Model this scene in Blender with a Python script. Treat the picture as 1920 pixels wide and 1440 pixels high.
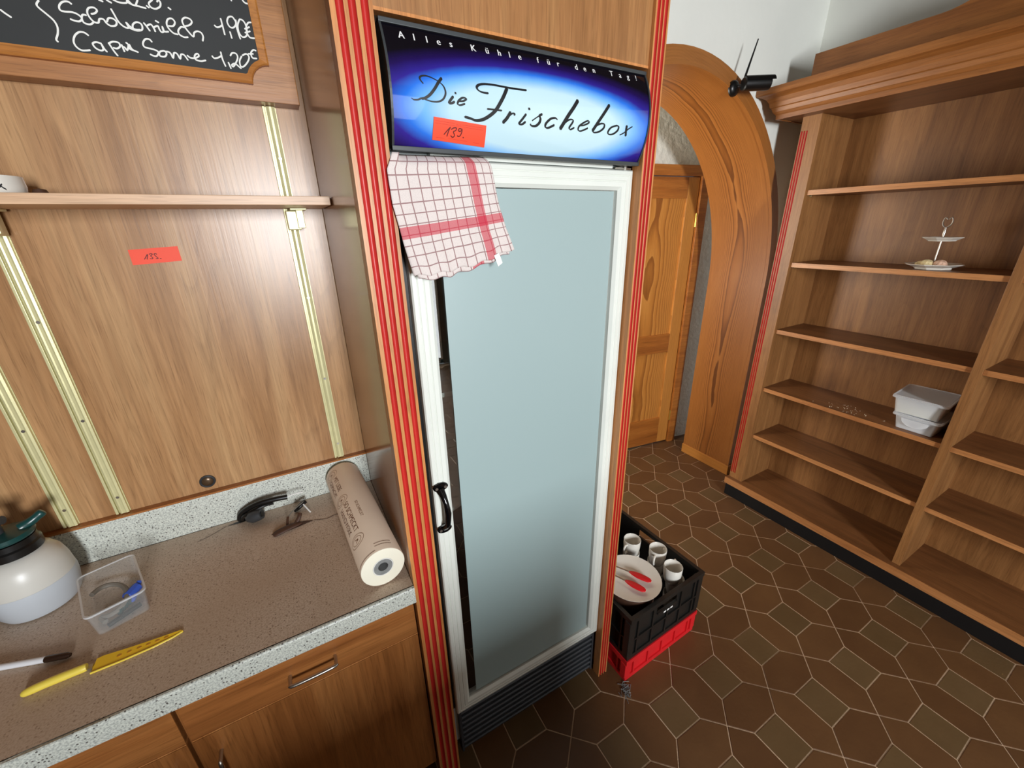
import bpy, bmesh, math, random
from mathutils import Vector, Matrix
random.seed(7)
for o in list(bpy.data.objects): bpy.data.objects.remove(o)
scene = bpy.context.scene
COL = scene.collection

# ------------------------------------------------------------------ camera
CAM_R = ((0.87165471, -0.48969347, -0.02045437), (-0.19520127, -0.30857259, -0.93095619), (0.44957150, 0.81546506, -0.36455754))
F_PX = 757.5767
cd = bpy.data.cameras.new('camera'); cam = bpy.data.objects.new('camera', cd); COL.objects.link(cam)
cd.sensor_fit = 'HORIZONTAL'; cd.sensor_width = 36.0; cd.lens = F_PX / 1920.0 * 36.0
cd.clip_start = 0.02; cd.clip_end = 60
r0, r1, r2 = [Vector(r) for r in CAM_R]
m = Matrix.Identity(4)
for i in range(3):
    m[i][0] = r0[i]; m[i][1] = -r1[i]; m[i][2] = -r2[i]
m[0][3], m[1][3], m[2][3] = 0.0, 0.0, 1.75
cam.matrix_world = m
scene.camera = cam

# ------------------------------------------------------------------ world, lights, exposure
w = bpy.data.worlds.new('sky'); scene.world = w; w.use_nodes = True
bgn = w.node_tree.nodes['Background']; bgn.inputs[0].default_value = (0.80, 0.90, 1.0, 1); bgn.inputs[1].default_value = 0.4
scene.view_settings.view_transform = 'Standard'
scene.view_settings.look = 'None'
scene.view_settings.exposure = 0.0
scene.view_settings.gamma = 1.0
scene.view_settings.use_curve_mapping = False

def area(name, loc, rot, sx, sy, power, col=(1, 1, 1)):
    l = bpy.data.lights.new(name, 'AREA'); l.shape = 'RECTANGLE'; l.size = sx; l.size_y = sy
    l.energy = power; l.color = col
    o = bpy.data.objects.new(name, l); COL.objects.link(o); o.location = loc; o.rotation_euler = rot
    return o
# daylight coming in through the shop window and the glazed shop door behind the camera
area('shop_window_daylight', (0.15, -3.37, 1.85), (math.radians(90), 0, 0), 0.50, 1.2, 205, (0.94, 0.97, 1.0))
area('shop_door_daylight', (1.50, -3.37, 1.10), (math.radians(90), 0, 0), 0.4, 2.0, 6, (0.94, 0.97, 1.0))
area('hall_fill_light', (0.72, 2.05, 1.6), (0, math.radians(-90), 0), 1.2, 0.35, 26, (1.0, 0.96, 0.90))  # added lamp that brightens the hall; no window stands there

# ------------------------------------------------------------------ materials
def lin(c):
    out = []
    for v in c:
        v = v / 255.0
        out.append(v / 12.92 if v <= 0.04045 else ((v + 0.055) / 1.055) ** 2.4)
    return tuple(out) + (1.0,)
def newmat(name):
    mt = bpy.data.materials.new(name); mt.use_nodes = True
    nt = mt.node_tree
    return mt, nt, nt.nodes['Principled BSDF']
def N(nt, typ, **kw):
    n = nt.nodes.new(typ)
    for k, v in kw.items(): setattr(n, k, v)
    return n
def mathn(nt, op, a, b=None, c=None):
    n = N(nt, 'ShaderNodeMath', operation=op)
    for i, v in enumerate((a, b, c)):
        if v is None: continue
        if hasattr(v, 'is_linked'): nt.links.new(v, n.inputs[i])
        else: n.inputs[i].default_value = v
    return n.outputs[0]
def ramp(nt, fac, stops, interp='LINEAR'):
    r = N(nt, 'ShaderNodeValToRGB'); r.color_ramp.interpolation = interp
    el = r.color_ramp.elements
    while len(el) < len(stops): el.new(0.5)
    for e, (p, c) in zip(el, stops): e.position = p; e.color = c
    nt.links.new(fac, r.inputs[0]); return r.outputs[0]
def mixc(nt, fac, a, b, mode='MIX'):
    n = N(nt, 'ShaderNodeMix', data_type='RGBA', blend_type=mode)
    ins = [n.inputs[0], n.inputs[6], n.inputs[7]]
    for i, v in zip(ins, (fac, a, b)):
        if hasattr(v, 'is_linked'): nt.links.new(v, i)
        else: i.default_value = v
    return n.outputs[2]
def plain(name, col, rough=0.5, metal=0.0, bump=0.0, bscale=200.0, var=0.0, vscale=8.0, spec=0.5, trans=0.0, coat=0.0):
    mt, nt, p = newmat(name)
    c = lin(col)
    p.inputs['Roughness'].default_value = rough; p.inputs['Metallic'].default_value = metal
    p.inputs['Specular IOR Level'].default_value = spec
    p.inputs['Transmission Weight'].default_value = trans; p.inputs['Coat Weight'].default_value = coat
    tc = N(nt, 'ShaderNodeTexCoord')
    nz = N(nt, 'ShaderNodeTexNoise'); nz.inputs['Scale'].default_value = vscale; nz.inputs['Detail'].default_value = 4
    nt.links.new(tc.outputs['Object'], nz.inputs['Vector'])
    a = tuple(max(0, x * (1 - var)) for x in c[:3]) + (1,); b = tuple(min(1, x * (1 + var)) for x in c[:3]) + (1,)
    nt.links.new(ramp(nt, nz.outputs[0], [(0.3, a), (0.7, b)]), p.inputs['Base Color'])
    if bump > 0:
        n2 = N(nt, 'ShaderNodeTexNoise'); n2.inputs['Scale'].default_value = bscale; n2.inputs['Detail'].default_value = 3
        nt.links.new(tc.outputs['Object'], n2.inputs['Vector'])
        bp = N(nt, 'ShaderNodeBump'); bp.inputs['Strength'].default_value = bump; bp.inputs['Distance'].default_value = 0.01
        nt.links.new(n2.outputs[0], bp.inputs['Height']); nt.links.new(bp.outputs[0], p.inputs['Normal'])
    return mt
def wood(name, light, mid, dark, axis='z', rough=0.35, scale=1.0, streak=1.0, coat=0.0):
    """laminate / veneer: fine fibres plus broad stretched streaks along one axis"""
    mt, nt, p = newmat(name)
    tc = N(nt, 'ShaderNodeTexCoord')
    def stretched(f, along):
        mp = N(nt, 'ShaderNodeMapping'); s = [f * scale] * 3; s['xyz'.index(axis)] = along * scale
        mp.inputs['Scale'].default_value = s; nt.links.new(tc.outputs['Object'], mp.inputs['Vector']); return mp.outputs[0]
    broad = N(nt, 'ShaderNodeTexNoise'); broad.inputs['Scale'].default_value = 1; broad.inputs['Detail'].default_value = 3; broad.inputs['Distortion'].default_value = 0.6
    nt.links.new(stretched(14, 1.1), broad.inputs['Vector'])
    fine = N(nt, 'ShaderNodeTexNoise'); fine.inputs['Scale'].default_value = 1; fine.inputs['Detail'].default_value = 6; fine.inputs['Roughness'].default_value = 0.65
    nt.links.new(stretched(150, 5), fine.inputs['Vector'])
    pores = N(nt, 'ShaderNodeTexNoise'); pores.inputs['Scale'].default_value = 1; pores.inputs['Detail'].default_value = 2
    nt.links.new(stretched(420, 14), pores.inputs['Vector'])
    med = N(nt, 'ShaderNodeTexNoise'); med.inputs['Scale'].default_value = 1; med.inputs['Detail'].default_value = 4; med.inputs['Distortion'].default_value = 1.2
    nt.links.new(stretched(46, 1.7), med.inputs['Vector'])
    fig = N(nt, 'ShaderNodeTexNoise'); fig.inputs['Scale'].default_value = 1; fig.inputs['Detail'].default_value = 1.5
    nt.links.new(stretched(7, 0.9), fig.inputs['Vector'])
    rings = mathn(nt, 'FRACT', mathn(nt, 'MULTIPLY', fig.outputs[0], 16.0))
    c1 = ramp(nt, broad.outputs[0], [(0.25, lin(dark)), (0.48, lin(mid)), (0.75, lin(light))])
    c1 = mixc(nt, 0.55, c1, ramp(nt, rings, [(0.0, (1.05, 1.05, 1.05, 1)), (0.7, (1.0, 1.0, 1.0, 1)), (0.93, (0.84, 0.82, 0.80, 1)), (1.0, (1.05, 1.05, 1.05, 1))]), 'MULTIPLY')
    c1 = mixc(nt, 0.65, c1, ramp(nt, med.outputs[0], [(0.32, (0.84, 0.82, 0.80, 1)), (0.55, (1.02, 1.02, 1.02, 1)), (0.75, (1.10, 1.10, 1.09, 1))]), 'MULTIPLY')
    f = ramp(nt, fine.outputs[0], [(0.32, (0.80, 0.78, 0.76, 1)), (0.66, (1.12, 1.12, 1.12, 1))])
    g = ramp(nt, pores.outputs[0], [(0.34, (0.66, 0.63, 0.60, 1)), (0.44, (1, 1, 1, 1))])
    c2 = mixc(nt, 0.8 * streak, c1, f, 'MULTIPLY'); c3 = mixc(nt, 0.6, c2, g, 'MULTIPLY')
    nt.links.new(c3, p.inputs['Base Color'])
    p.inputs['Roughness'].default_value = rough; p.inputs['Coat Weight'].default_value = coat; p.inputs['Coat Roughness'].default_value = 0.15
    bp = N(nt, 'ShaderNodeBump'); bp.inputs['Strength'].default_value = 0.08; bp.inputs['Distance'].default_value = 0.002
    nt.links.new(fine.outputs[0], bp.inputs['Height']); nt.links.new(bp.outputs[0], p.inputs['Normal'])
    return mt
def pine(name, light, mid, dark, centre, width, use_uv=True, rough=0.4, amp=5.0, vf=0.8):
    """flat-sawn softwood: growth rings are contours of a parabola across the board plus a slow drift along it"""
    mt, nt, p = newmat(name)
    tc = N(nt, 'ShaderNodeTexCoord'); sp = N(nt, 'ShaderNodeSeparateXYZ')
    nt.links.new(tc.outputs['UV'] if use_uv else tc.outputs['Object'], sp.inputs[0])
    u = sp.outputs[0]; v = sp.outputs[1] if use_uv else sp.outputs[2]
    drift = N(nt, 'ShaderNodeTexNoise'); drift.noise_dimensions = '1D'; drift.inputs['Scale'].default_value = vf; drift.inputs['Detail'].default_value = 1.0
    nt.links.new(v, drift.inputs['W'])
    wob = N(nt, 'ShaderNodeTexNoise'); wob.noise_dimensions = '1D'; wob.inputs['Scale'].default_value = vf * 1.7; wob.inputs['Detail'].default_value = 2.0
    nt.links.new(mathn(nt, 'ADD', v, 7.3), wob.inputs['W'])
    cmb = N(nt, 'ShaderNodeCombineXYZ'); nt.links.new(mathn(nt, 'MULTIPLY', u, 9.0), cmb.inputs[0]); nt.links.new(mathn(nt, 'MULTIPLY', v, 3.0), cmb.inputs[1])
    jit = N(nt, 'ShaderNodeTexNoise'); jit.inputs['Scale'].default_value = 1.0; jit.inputs['Detail'].default_value = 3.0; nt.links.new(cmb.outputs[0], jit.inputs['Vector'])
    c = mathn(nt, 'DIVIDE', mathn(nt, 'SUBTRACT', mathn(nt, 'ADD', u, mathn(nt, 'MULTIPLY', mathn(nt, 'SUBTRACT', wob.outputs[0], 0.5), width * 1.2)), centre), width)
    r = mathn(nt, 'ADD', mathn(nt, 'ADD', mathn(nt, 'MULTIPLY', mathn(nt, 'MULTIPLY', c, c), 1.6), mathn(nt, 'MULTIPLY', drift.outputs[0], amp)), mathn(nt, 'MULTIPLY', jit.outputs[0], 0.9))
    ring = mathn(nt, 'FRACT', r)
    near = mathn(nt, 'SUBTRACT', 1.0, mathn(nt, 'MINIMUM', 1.0, mathn(nt, 'MULTIPLY', mathn(nt, 'ABSOLUTE', c), 0.30)))
    col = ramp(nt, ring, [(0.0, lin(light)), (0.55, lin(mid)), (0.88, lin(dark)), (0.97, lin(dark)), (1.0, lin(light))])
    base = mixc(nt, jit.outputs[0], lin(light), lin(mid))
    cc = mixc(nt, mathn(nt, 'ADD', mathn(nt, 'MULTIPLY', near, 0.75), 0.12), base, col)
    cm2 = N(nt, 'ShaderNodeCombineXYZ'); nt.links.new(mathn(nt, 'MULTIPLY', u, 220.0), cm2.inputs[0]); nt.links.new(mathn(nt, 'MULTIPLY', v, 5.0), cm2.inputs[1])
    fn = N(nt, 'ShaderNodeTexNoise'); fn.inputs['Scale'].default_value = 1.0; fn.inputs['Detail'].default_value = 5
    nt.links.new(cm2.outputs[0], fn.inputs['Vector'])
    c2 = mixc(nt, 0.7, cc, ramp(nt, fn.outputs[0], [(0.3, (0.76, 0.74, 0.70, 1)), (0.7, (1.1, 1.1, 1.1, 1))]), 'MULTIPLY')
    nt.links.new(c2, p.inputs['Base Color']); p.inputs['Roughness'].default_value = rough
    return mt
def speckle(name, base, tint, dots, amount=0.5, rough=0.35, dirt=None):
    mt, nt, p = newmat(name)
    tc = N(nt, 'ShaderNodeTexCoord')
    vz = N(nt, 'ShaderNodeTexNoise'); vz.inputs['Scale'].default_value = 260; vz.inputs['Detail'].default_value = 2
    nt.links.new(tc.outputs['Object'], vz.inputs['Vector'])
    v2 = N(nt, 'ShaderNodeTexVoronoi'); v2.inputs['Scale'].default_value = 170; v2.inputs['Randomness'].default_value = 1
    nt.links.new(tc.outputs['Object'], v2.inputs['Vector'])
    c = ramp(nt, vz.outputs[0], [(0.38, lin(tint)), (0.5, lin(base)), (0.62, lin(tuple(min(255, x + 14) for x in base)))])
    sepc = N(nt, 'ShaderNodeSeparateColor'); nt.links.new(v2.outputs['Color'], sepc.inputs[0])
    near = mathn(nt, 'LESS_THAN', v2.outputs['Distance'], 0.30); pick = mathn(nt, 'GREATER_THAN', sepc.outputs[0], 1 - amount)
    c = mixc(nt, mathn(nt, 'MULTIPLY', near, pick), c, lin(dots))
    if dirt:
        dn = N(nt, 'ShaderNodeTexNoise'); dn.inputs['Scale'].default_value = 5; dn.inputs['Detail'].default_value = 5
        nt.links.new(tc.outputs['Object'], dn.inputs['Vector'])
        c = mixc(nt, ramp(nt, dn.outputs[0], [(0.3, (0.35, 0.35, 0.35, 1)), (0.7, (0.75, 0.75, 0.75, 1))]), c, lin(dirt))
    nt.links.new(c, p.inputs['Base Color']); p.inputs['Roughness'].default_value = rough
    return mt
M = {}
M['panel'] = wood('wood_wall_panel', (190, 152, 108), (176, 134, 92), (154, 112, 72), 'z', 0.30, 0.9)
M['panel_x'] = wood('wood_menu_fascia', (186, 132, 82), (170, 116, 68), (150, 98, 54), 'x', 0.35)
M['cab'] = wood('wood_cabinet_front', (176, 118, 66), (160, 102, 54), (136, 84, 42), 'z', 0.32)
M['cab_x'] = wood('wood_drawer_front', (182, 122, 68), (166, 106, 56), (142, 86, 44), 'x', 0.32)
M['side'] = wood('wood_tower_side', (164, 120, 80), (152, 106, 68), (134, 90, 54), 'z', 0.16, 0.9)
M['post'] = wood('wood_post', (214, 150, 92), (202, 136, 78), (184, 118, 62), 'z', 0.35)
M['valance'] = wood('wood_valance', (176, 130, 82), (162, 114, 70), (140, 96, 54), 'z', 0.35)
M['shelfwood'] = wood('wood_shelf_unit', (166, 118, 70), (148, 102, 58), (124, 82, 44), 'z', 0.45)
M['shelfwood_y'] = wood('wood_shelf_board', (138, 92, 54), (122, 79, 45), (102, 65, 36), 'y', 0.42)
M['edge_y'] = wood('wood_shelf_edge', (196, 138, 86), (182, 124, 74), (164, 106, 60), 'y', 0.4)
M['cornice'] = wood('wood_cornice', (166, 110, 58), (150, 95, 46), (128, 78, 36), 'y', 0.4)
M['shelf_x'] = wood('wood_wall_shelf', (232, 198, 164), (220, 182, 146), (202, 162, 126), 'x', 0.4)
M['pine'] = pine('pine_arch', (172, 112, 54), (154, 94, 40), (96, 52, 18), 0.19, 0.055)
M['pine_door'] = pine('pine_door', (204, 140, 66), (186, 120, 50), (136, 78, 28), -0.33, 0.10, False)
M['oak_rail'] = wood('wood_door_rail', (178, 112, 48), (164, 98, 38), (136, 76, 28), 'x', 0.4)
M['red'] = plain('red_lacquer', (190, 44, 38), 0.38, var=0.06)
M['white_alu'] = plain('white_aluminium', (226, 230, 222), 0.32, var=0.03)
M['alu'] = plain('brushed_aluminium', (176, 178, 174), 0.35, 0.85, var=0.05)
M['steel'] = plain('satin_steel', (190, 186, 178), 0.28, 0.95, var=0.04)
M['brass'] = plain('pale_brass_rail', (214, 208, 158), 0.36, 0.25, var=0.05, vscale=30)
M['brass2'] = plain('brass_hinge', (214, 180, 90), 0.3, 0.9)
M['black'] = plain('black_plastic', (14, 14, 14), 0.35, var=0.1)
M['blackgloss'] = plain('black_gloss', (8, 8, 9), 0.12)
M['dark'] = plain('dark_grey_plastic', (52, 54, 56), 0.45, var=0.1)
M['grille'] = plain('grille_grey', (54, 58, 63), 0.45, var=0.1)
M['signframe'] = plain('sign_frame_grey', (70, 74, 76), 0.35, 0.3)
M['white'] = plain('white_plastic', (236, 236, 232), 0.4, var=0.02)
M['plaster'] = plain('white_plaster', (238, 240, 232), 0.85, bump=0.12, bscale=26, var=0.03, vscale=3)
M['rough_plaster'] = plain('rough_plaster', (222, 218, 206), 0.9, bump=0.9, bscale=34, var=0.05, vscale=26)
M['ceiling'] = plain('ceiling_boards', (74, 58, 42), 0.8, bump=0.05)
M['backwall'] = plain('brown_wall_cladding', (84, 64, 46), 0.9, bump=0.05)
M['porcelain'] = plain('porcelain', (226, 222, 212), 0.18, var=0.02)
M['grout'] = plain('grout', (196, 168, 138), 0.9, bump=0.3, bscale=120, var=0.12, vscale=20)
M['plinth'] = plain('black_plinth', (9, 9, 11), 0.55, var=0.15)
M['slate'] = plain('slate_black', (38, 40, 40), 0.65, var=0.15, vscale=5)
M['chalk'] = plain('chalk_marker', (244, 244, 238), 0.7)
M['orange_frame'] = wood('wood_board_frame', (200, 140, 76), (188, 124, 62), (168, 104, 48), 'x', 0.35)
M['ink'] = plain('black_ink', (12, 14, 18), 0.4)
M['redink'] = plain('dark_red_ink', (96, 18, 14), 0.6)
M['redline'] = plain('red_print_lines', (196, 52, 30), 0.6)
M['tag'] = plain('red_orange_label', (246, 78, 46), 0.55, var=0.04)
M['letter'] = plain('white_lettering', (232, 232, 232), 0.5)
M['ctop'] = speckle('speckled_worktop', (206, 190, 172), (174, 154, 136), (70, 54, 44), 0.26, 0.42, (184, 158, 134))
M['cedge'] = speckle('speckled_edge', (200, 204, 194), (168, 172, 166), (96, 92, 88), 0.30, 0.4)
M['paper'] = plain('wrapping_paper', (238, 216, 192), 0.42, var=0.04, spec=0.5)
M['paper_end'] = plain('paper_roll_end', (240, 236, 216), 0.8, bump=0.05, bscale=300)
M['core'] = plain('grey_core', (130, 132, 130), 0.8, var=0.15, vscale=60)
M['print'] = plain('brown_print', (126, 84, 62), 0.7)
M['printlight'] = plain('pale_brown_print', (176, 146, 122), 0.7)
M['knife_y'] = plain('yellow_knife', (244, 196, 40), 0.32, var=0.05)
M['knife_h'] = plain('yellow_handle', (238, 214, 84), 0.42, var=0.05)
M['knife_w'] = plain('white_handle', (232, 234, 238), 0.35)
M['darkblade'] = plain('dark_blade', (58, 40, 30), 0.25, 0.4)
M['tank'] = plain('milky_tank', (204, 202, 194), 0.35, spec=0.5)
M['tank_liquid'] = plain('milky_tank_liquid', (188, 194, 200), 0.35)
M['dimple'] = plain('yellow_dimple', (206, 146, 22), 0.4)
M['bronze'] = plain('bronze_cap', (92, 72, 52), 0.3, 0.5)
M['green'] = plain('dark_green_plastic', (22, 66, 64), 0.3, var=0.1)
M['blue'] = plain('blue_plug', (58, 92, 190), 0.4)
M['greycable'] = plain('grey_cable', (122, 116, 106), 0.55)
M['brown'] = plain('brown_sheath', (74, 48, 34), 0.55, var=0.2, vscale=40)
M['crate_b'] = plain('crate_black', (26, 25, 23), 0.4, var=0.2, vscale=12)
M['crate_r'] = plain('crate_red', (206, 30, 36), 0.4, var=0.1)
M['tongs_r'] = plain('tongs_red', (206, 26, 32), 0.4)
M['cheese'] = plain('cream_contents', (232, 226, 190), 0.7, bump=0.5, bscale=90, var=0.08, vscale=50)
M['cookie1'] = plain('pastry_cream', (226, 206, 156), 0.8, bump=0.9, bscale=120, var=0.15, vscale=90)
M['cookie2'] = plain('pastry_pink', (224, 184, 158), 0.8, bump=0.9, bscale=120, var=0.15, vscale=90)
M['crumb'] = plain('crumbs', (206, 190, 160), 0.9)
M['liner'] = plain('fridge_liner', (196, 206, 204), 0.5)
def glassmat(name, col, rough, alpha):
    mt, nt, p = newmat(name)
    p.inputs['Base Color'].default_value = lin(col); p.inputs['Roughness'].default_value = rough
    p.inputs['Transmission Weight'].default_value = 1.0; p.inputs['IOR'].default_value = 1.45
    tr = N(nt, 'ShaderNodeBsdfTransparent'); tr.inputs[0].default_value = (0.93, 0.96, 0.95, 1)
    gl = N(nt, 'ShaderNodeBsdfGlossy'); gl.inputs['Roughness'].default_value = rough; gl.inputs[0].default_value = (1, 1, 1, 1)
    fr = N(nt, 'ShaderNodeFresnel'); fr.inputs[0].default_value = 1.5
    mx = N(nt, 'ShaderNodeMixShader'); nt.links.new(mathn(nt, 'ADD', fr.outputs[0], alpha), mx.inputs[0])
    nt.links.new(tr.outputs[0], mx.inputs[1]); nt.links.new(gl.outputs[0], mx.inputs[2])
    nt.links.new(mx.outputs[0], nt.nodes['Material Output'].inputs[0])
    return mt
M['glass'] = glassmat('clear_glass', (255, 255, 255), 0.0, 0.12)
def plasticmat(name, col, opac, edge=0.4):
    mt, nt, p = newmat(name)
    p.inputs['Base Color'].default_value = lin(col); p.inputs['Roughness'].default_value = 0.25
    tr = N(nt, 'ShaderNodeBsdfTransparent'); mx = N(nt, 'ShaderNodeMixShader')
    lw = N(nt, 'ShaderNodeLayerWeight'); lw.inputs[0].default_value = 0.35
    nt.links.new(mathn(nt, 'ADD', mathn(nt, 'MULTIPLY', lw.outputs['Facing'], edge), opac), mx.inputs[0])
    nt.links.new(tr.outputs[0], mx.inputs[1]); nt.links.new(p.outputs[0], mx.inputs[2])
    nt.links.new(mx.outputs[0], nt.nodes['Material Output'].inputs[0])
    return mt
M['clear'] = plasticmat('clear_plastic', (222, 226, 226), 0.05, 0.25)
M['milky'] = plasticmat('milky_plastic', (244, 248, 252), 0.40)
def frostmat():
    mt, nt, p = newmat('frosted_film')
    p.inputs['Base Color'].default_value = lin((156, 177, 177)); p.inputs['Roughness'].default_value = 0.38
    p.inputs['Specular IOR Level'].default_value = 0.9
    return mt
M['frost'] = frostmat()
def tilemat(name, c1, c2):
    mt, nt, p = newmat(name)
    tc = N(nt, 'ShaderNodeTexCoord'); oi = N(nt, 'ShaderNodeObjectInfo'); geo = N(nt, 'ShaderNodeNewGeometry')
    nz = N(nt, 'ShaderNodeTexNoise'); nz.inputs['Scale'].default_value = 9; nz.inputs['Detail'].default_value = 6
    nt.links.new(geo.outputs['Position'], nz.inputs['Vector'])
    f = mathn(nt, 'ADD', mathn(nt, 'MULTIPLY', nz.outputs[0], 0.6), mathn(nt, 'MULTIPLY', oi.outputs['Random'], 0.3))
    nt.links.new(ramp(nt, f, [(0.3, lin(c1)), (0.7, lin(c2))]), p.inputs['Base Color'])
    p.inputs['Roughness'].default_value = 0.42
    n2 = N(nt, 'ShaderNodeTexNoise'); n2.inputs['Scale'].default_value = 60; nt.links.new(geo.outputs['Position'], n2.inputs['Vector'])
    bp = N(nt, 'ShaderNodeBump'); bp.inputs['Strength'].default_value = 0.15; bp.inputs['Distance'].default_value = 0.004
    nt.links.new(n2.outputs[0], bp.inputs['Height']); nt.links.new(bp.outputs[0], p.inputs['Normal'])
    return mt
M['tile'] = tilemat('brown_tile', (94, 64, 38), (108, 76, 46))
M['tile_sq'] = tilemat('olive_brown_tile', (96, 74, 46), (108, 85, 56))

# ------------------------------------------------------------------ mesh builder
class MB:
    def __init__(s): s.v = []; s.f = []; s.uv = {}
    def add(s, vs, fs):
        b = len(s.v); s.v += [Vector(p) for p in vs]; s.f += [[i + b for i in f] for f in fs]; return b
    def box(s, x0, x1, y0, y1, z0, z1):
        s.add([(x0, y0, z0), (x1, y0, z0), (x1, y1, z0), (x0, y1, z0), (x0, y0, z1), (x1, y0, z1), (x1, y1, z1), (x0, y1, z1)],
              [(0, 3, 2, 1), (4, 5, 6, 7), (0, 1, 5, 4), (1, 2, 6, 5), (2, 3, 7, 6), (3, 0, 4, 7)]); return s
    def prism(s, poly, axis, a, b):
        """poly: 2-D points in the two other axes (xyz order), extruded along axis from a to b"""
        n = len(poly)
        def P(p, t):
            if axis == 'x': return (t, p[0], p[1])
            if axis == 'y': return (p[0], t, p[1])
            return (p[0], p[1], t)
        s.add([P(p, a) for p in poly] + [P(p, b) for p in poly],
              [list(range(n))[::-1], list(range(n, 2 * n))] + [(i, (i + 1) % n, n + (i + 1) % n, n + i) for i in range(n)]); return s
    def tube(s, pts, r, n=10, caps=True, radii=None, flat=None):
        pts = [Vector(p) for p in pts]; m_ = len(pts); up = None; rings = []
        for i, p in enumerate(pts):
            t = (pts[min(i + 1, m_ - 1)] - pts[max(i - 1, 0)]).normalized()
            if up is None:
                up = Vector((0, 0, 1)) if abs(t.z) < 0.9 else Vector((1, 0, 0))
            a = up - t * up.dot(t)
            if a.length < 1e-5: a = t.orthogonal()
            a.normalize(); up = a; c = t.cross(a); rr = radii[i] if radii else r
            fl = flat if flat else 1.0
            rings.append([p + a * math.cos(2 * math.pi * k / n) * rr * fl + c * math.sin(2 * math.pi * k / n) * rr for k in range(n)])
        b = len(s.v)
        for rg in rings: s.v += rg
        for i in range(m_ - 1):
            for k in range(n):
                s.f.append([b + i * n + k, b + i * n + (k + 1) % n, b + (i + 1) * n + (k + 1) % n, b + (i + 1) * n + k])
        if caps:
            s.f.append([b + k for k in range(n)][::-1]); s.f.append([b + (m_ - 1) * n + k for k in range(n)])
        return s
    def lathe(s, prof, c=(0, 0, 0), n=28, axis='z', squash=(1, 1)):
        """prof: (radius, height) pairs"""
        b = len(s.v); c = Vector(c)
        for r, h in prof:
            for k in range(n):
                a = 2 * math.pi * k / n; x, y = r * math.cos(a) * squash[0], r * math.sin(a) * squash[1]
                s.v.append(c + (Vector((x, y, h)) if axis == 'z' else Vector((x, h, y)) if axis == 'y' else Vector((h, x, y))))
        for i in range(len(prof) - 1):
            for k in range(n):
                s.f.append([b + i * n + k, b + i * n + (k + 1) % n, b + (i + 1) * n + (k + 1) % n, b + (i + 1) * n + k])
        s.f.append([b + k for k in range(n)][::-1]); s.f.append([b + (len(prof) - 1) * n + k for k in range(n)])
        return s
    def grid(s, fn, nu, nv, uv=True):
        b = len(s.v)
        for j in range(nv + 1):
            for i in range(nu + 1):
                u, v = i / nu, j / nv; s.uv[len(s.v)] = (u, v); s.v.append(Vector(fn(u, v)))
        for j in range(nv):
            for i in range(nu):
                a = b + j * (nu + 1) + i; s.f.append([a, a + 1, a + nu + 2, a + nu + 1])
        return s
    def rbox(s, x0, x1, y0, y1, z0, z1, r=0.01, taper=0.0, n=4):
        """box with rounded vertical corners, bottom narrowed by taper"""
        def ring(z, t):
            pts = []
            for cx, cy, a0 in ((x1 - t - r, y1 - t - r, 0), (x0 + t + r, y1 - t - r, 90), (x0 + t + r, y0 + t + r, 180), (x1 - t - r, y0 + t + r, 270)):
                for k in range(n + 1):
                    a = math.radians(a0 + 90 * k / n); pts.append((cx + r * math.cos(a), cy + r * math.sin(a), z))
            return pts
        A, B = ring(z0, taper), ring(z1, 0); m_ = len(A)
        s.add(A + B, [list(range(m_))[::-1], list(range(m_, 2 * m_))] + [(i, (i + 1) % m_, m_ + (i + 1) % m_, m_ + i) for i in range(m_)]); return s
    def tub(s, x0, x1, y0, y1, z0, z1, r=0.012, taper=0.01, t=0.002, n=4):
        """open thin-walled container"""
        def ring(z, ins):
            pts = []; rr = max(r - ins * 0.5, 0.002)
            for cx, cy, a0 in ((x1 - ins - rr, y1 - ins - rr, 0), (x0 + ins + rr, y1 - ins - rr, 90), (x0 + ins + rr, y0 + ins + rr, 180), (x1 - ins - rr, y0 + ins + rr, 270)):
                for k in range(n + 1):
                    a = math.radians(a0 + 90 * k / n); pts.append((cx + rr * math.cos(a), cy + rr * math.sin(a), z))
            return pts
        R = [ring(z0, taper), ring(z1, 0), ring(z1, t), ring(z0 + t, taper + t)]; m_ = len(R[0])
        fs = [list(range(m_))[::-1], list(range(3 * m_, 4 * m_))]
        for q in range(3): fs += [(q * m_ + i, q * m_ + (i + 1) % m_, (q + 1) * m_ + (i + 1) % m_, (q + 1) * m_ + i) for i in range(m_)]
        s.add(sum(R, []), fs); return s
    def build(s, name, mat, parent=None, loc=None, smooth=False, bevel=0.0, segs=2, tri=False):
        me = bpy.data.meshes.new(name)
        root = parent
        while root is not None and root.parent is not None: root = root.parent
        if root is not None: inv = Matrix.LocRotScale(root.location, root.rotation_euler, None).inverted()
        elif loc is not None: inv = Matrix.Translation(-Vector(loc))
        else: inv = Matrix.Identity(4)
        bm = bmesh.new(); vs = [bm.verts.new(inv @ p) for p in s.v]
        for f in s.f:
            try: bm.faces.new([vs[i] for i in f])
            except ValueError: pass
        if s.uv:
            bm.verts.index_update(); lay = bm.loops.layers.uv.new('UVMap')
            for f in bm.faces:
                for l in f.loops: l[lay].uv = s.uv.get(l.vert.index, (0, 0))
        bmesh.ops.recalc_face_normals(bm, faces=bm.faces)
        if bevel > 0:
            ed = [e for e in bm.edges if len(e.link_faces) == 2 and e.calc_face_angle(0) > 0.6]
            bmesh.ops.bevel(bm, geom=ed, offset=bevel, segments=segs, affect='EDGES', profile=0.6, clamp_overlap=True)
        if tri: bmesh.ops.triangulate(bm, faces=bm.faces)
        if smooth:
            for f in bm.faces: f.smooth = True
            for e in bm.edges:
                if len(e.link_faces) == 2 and e.calc_face_angle(0) > 0.7: e.smooth = False
        bm.to_mesh(me); bm.free()
        me.materials.append(M[mat] if isinstance(mat, str) else mat)
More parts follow.
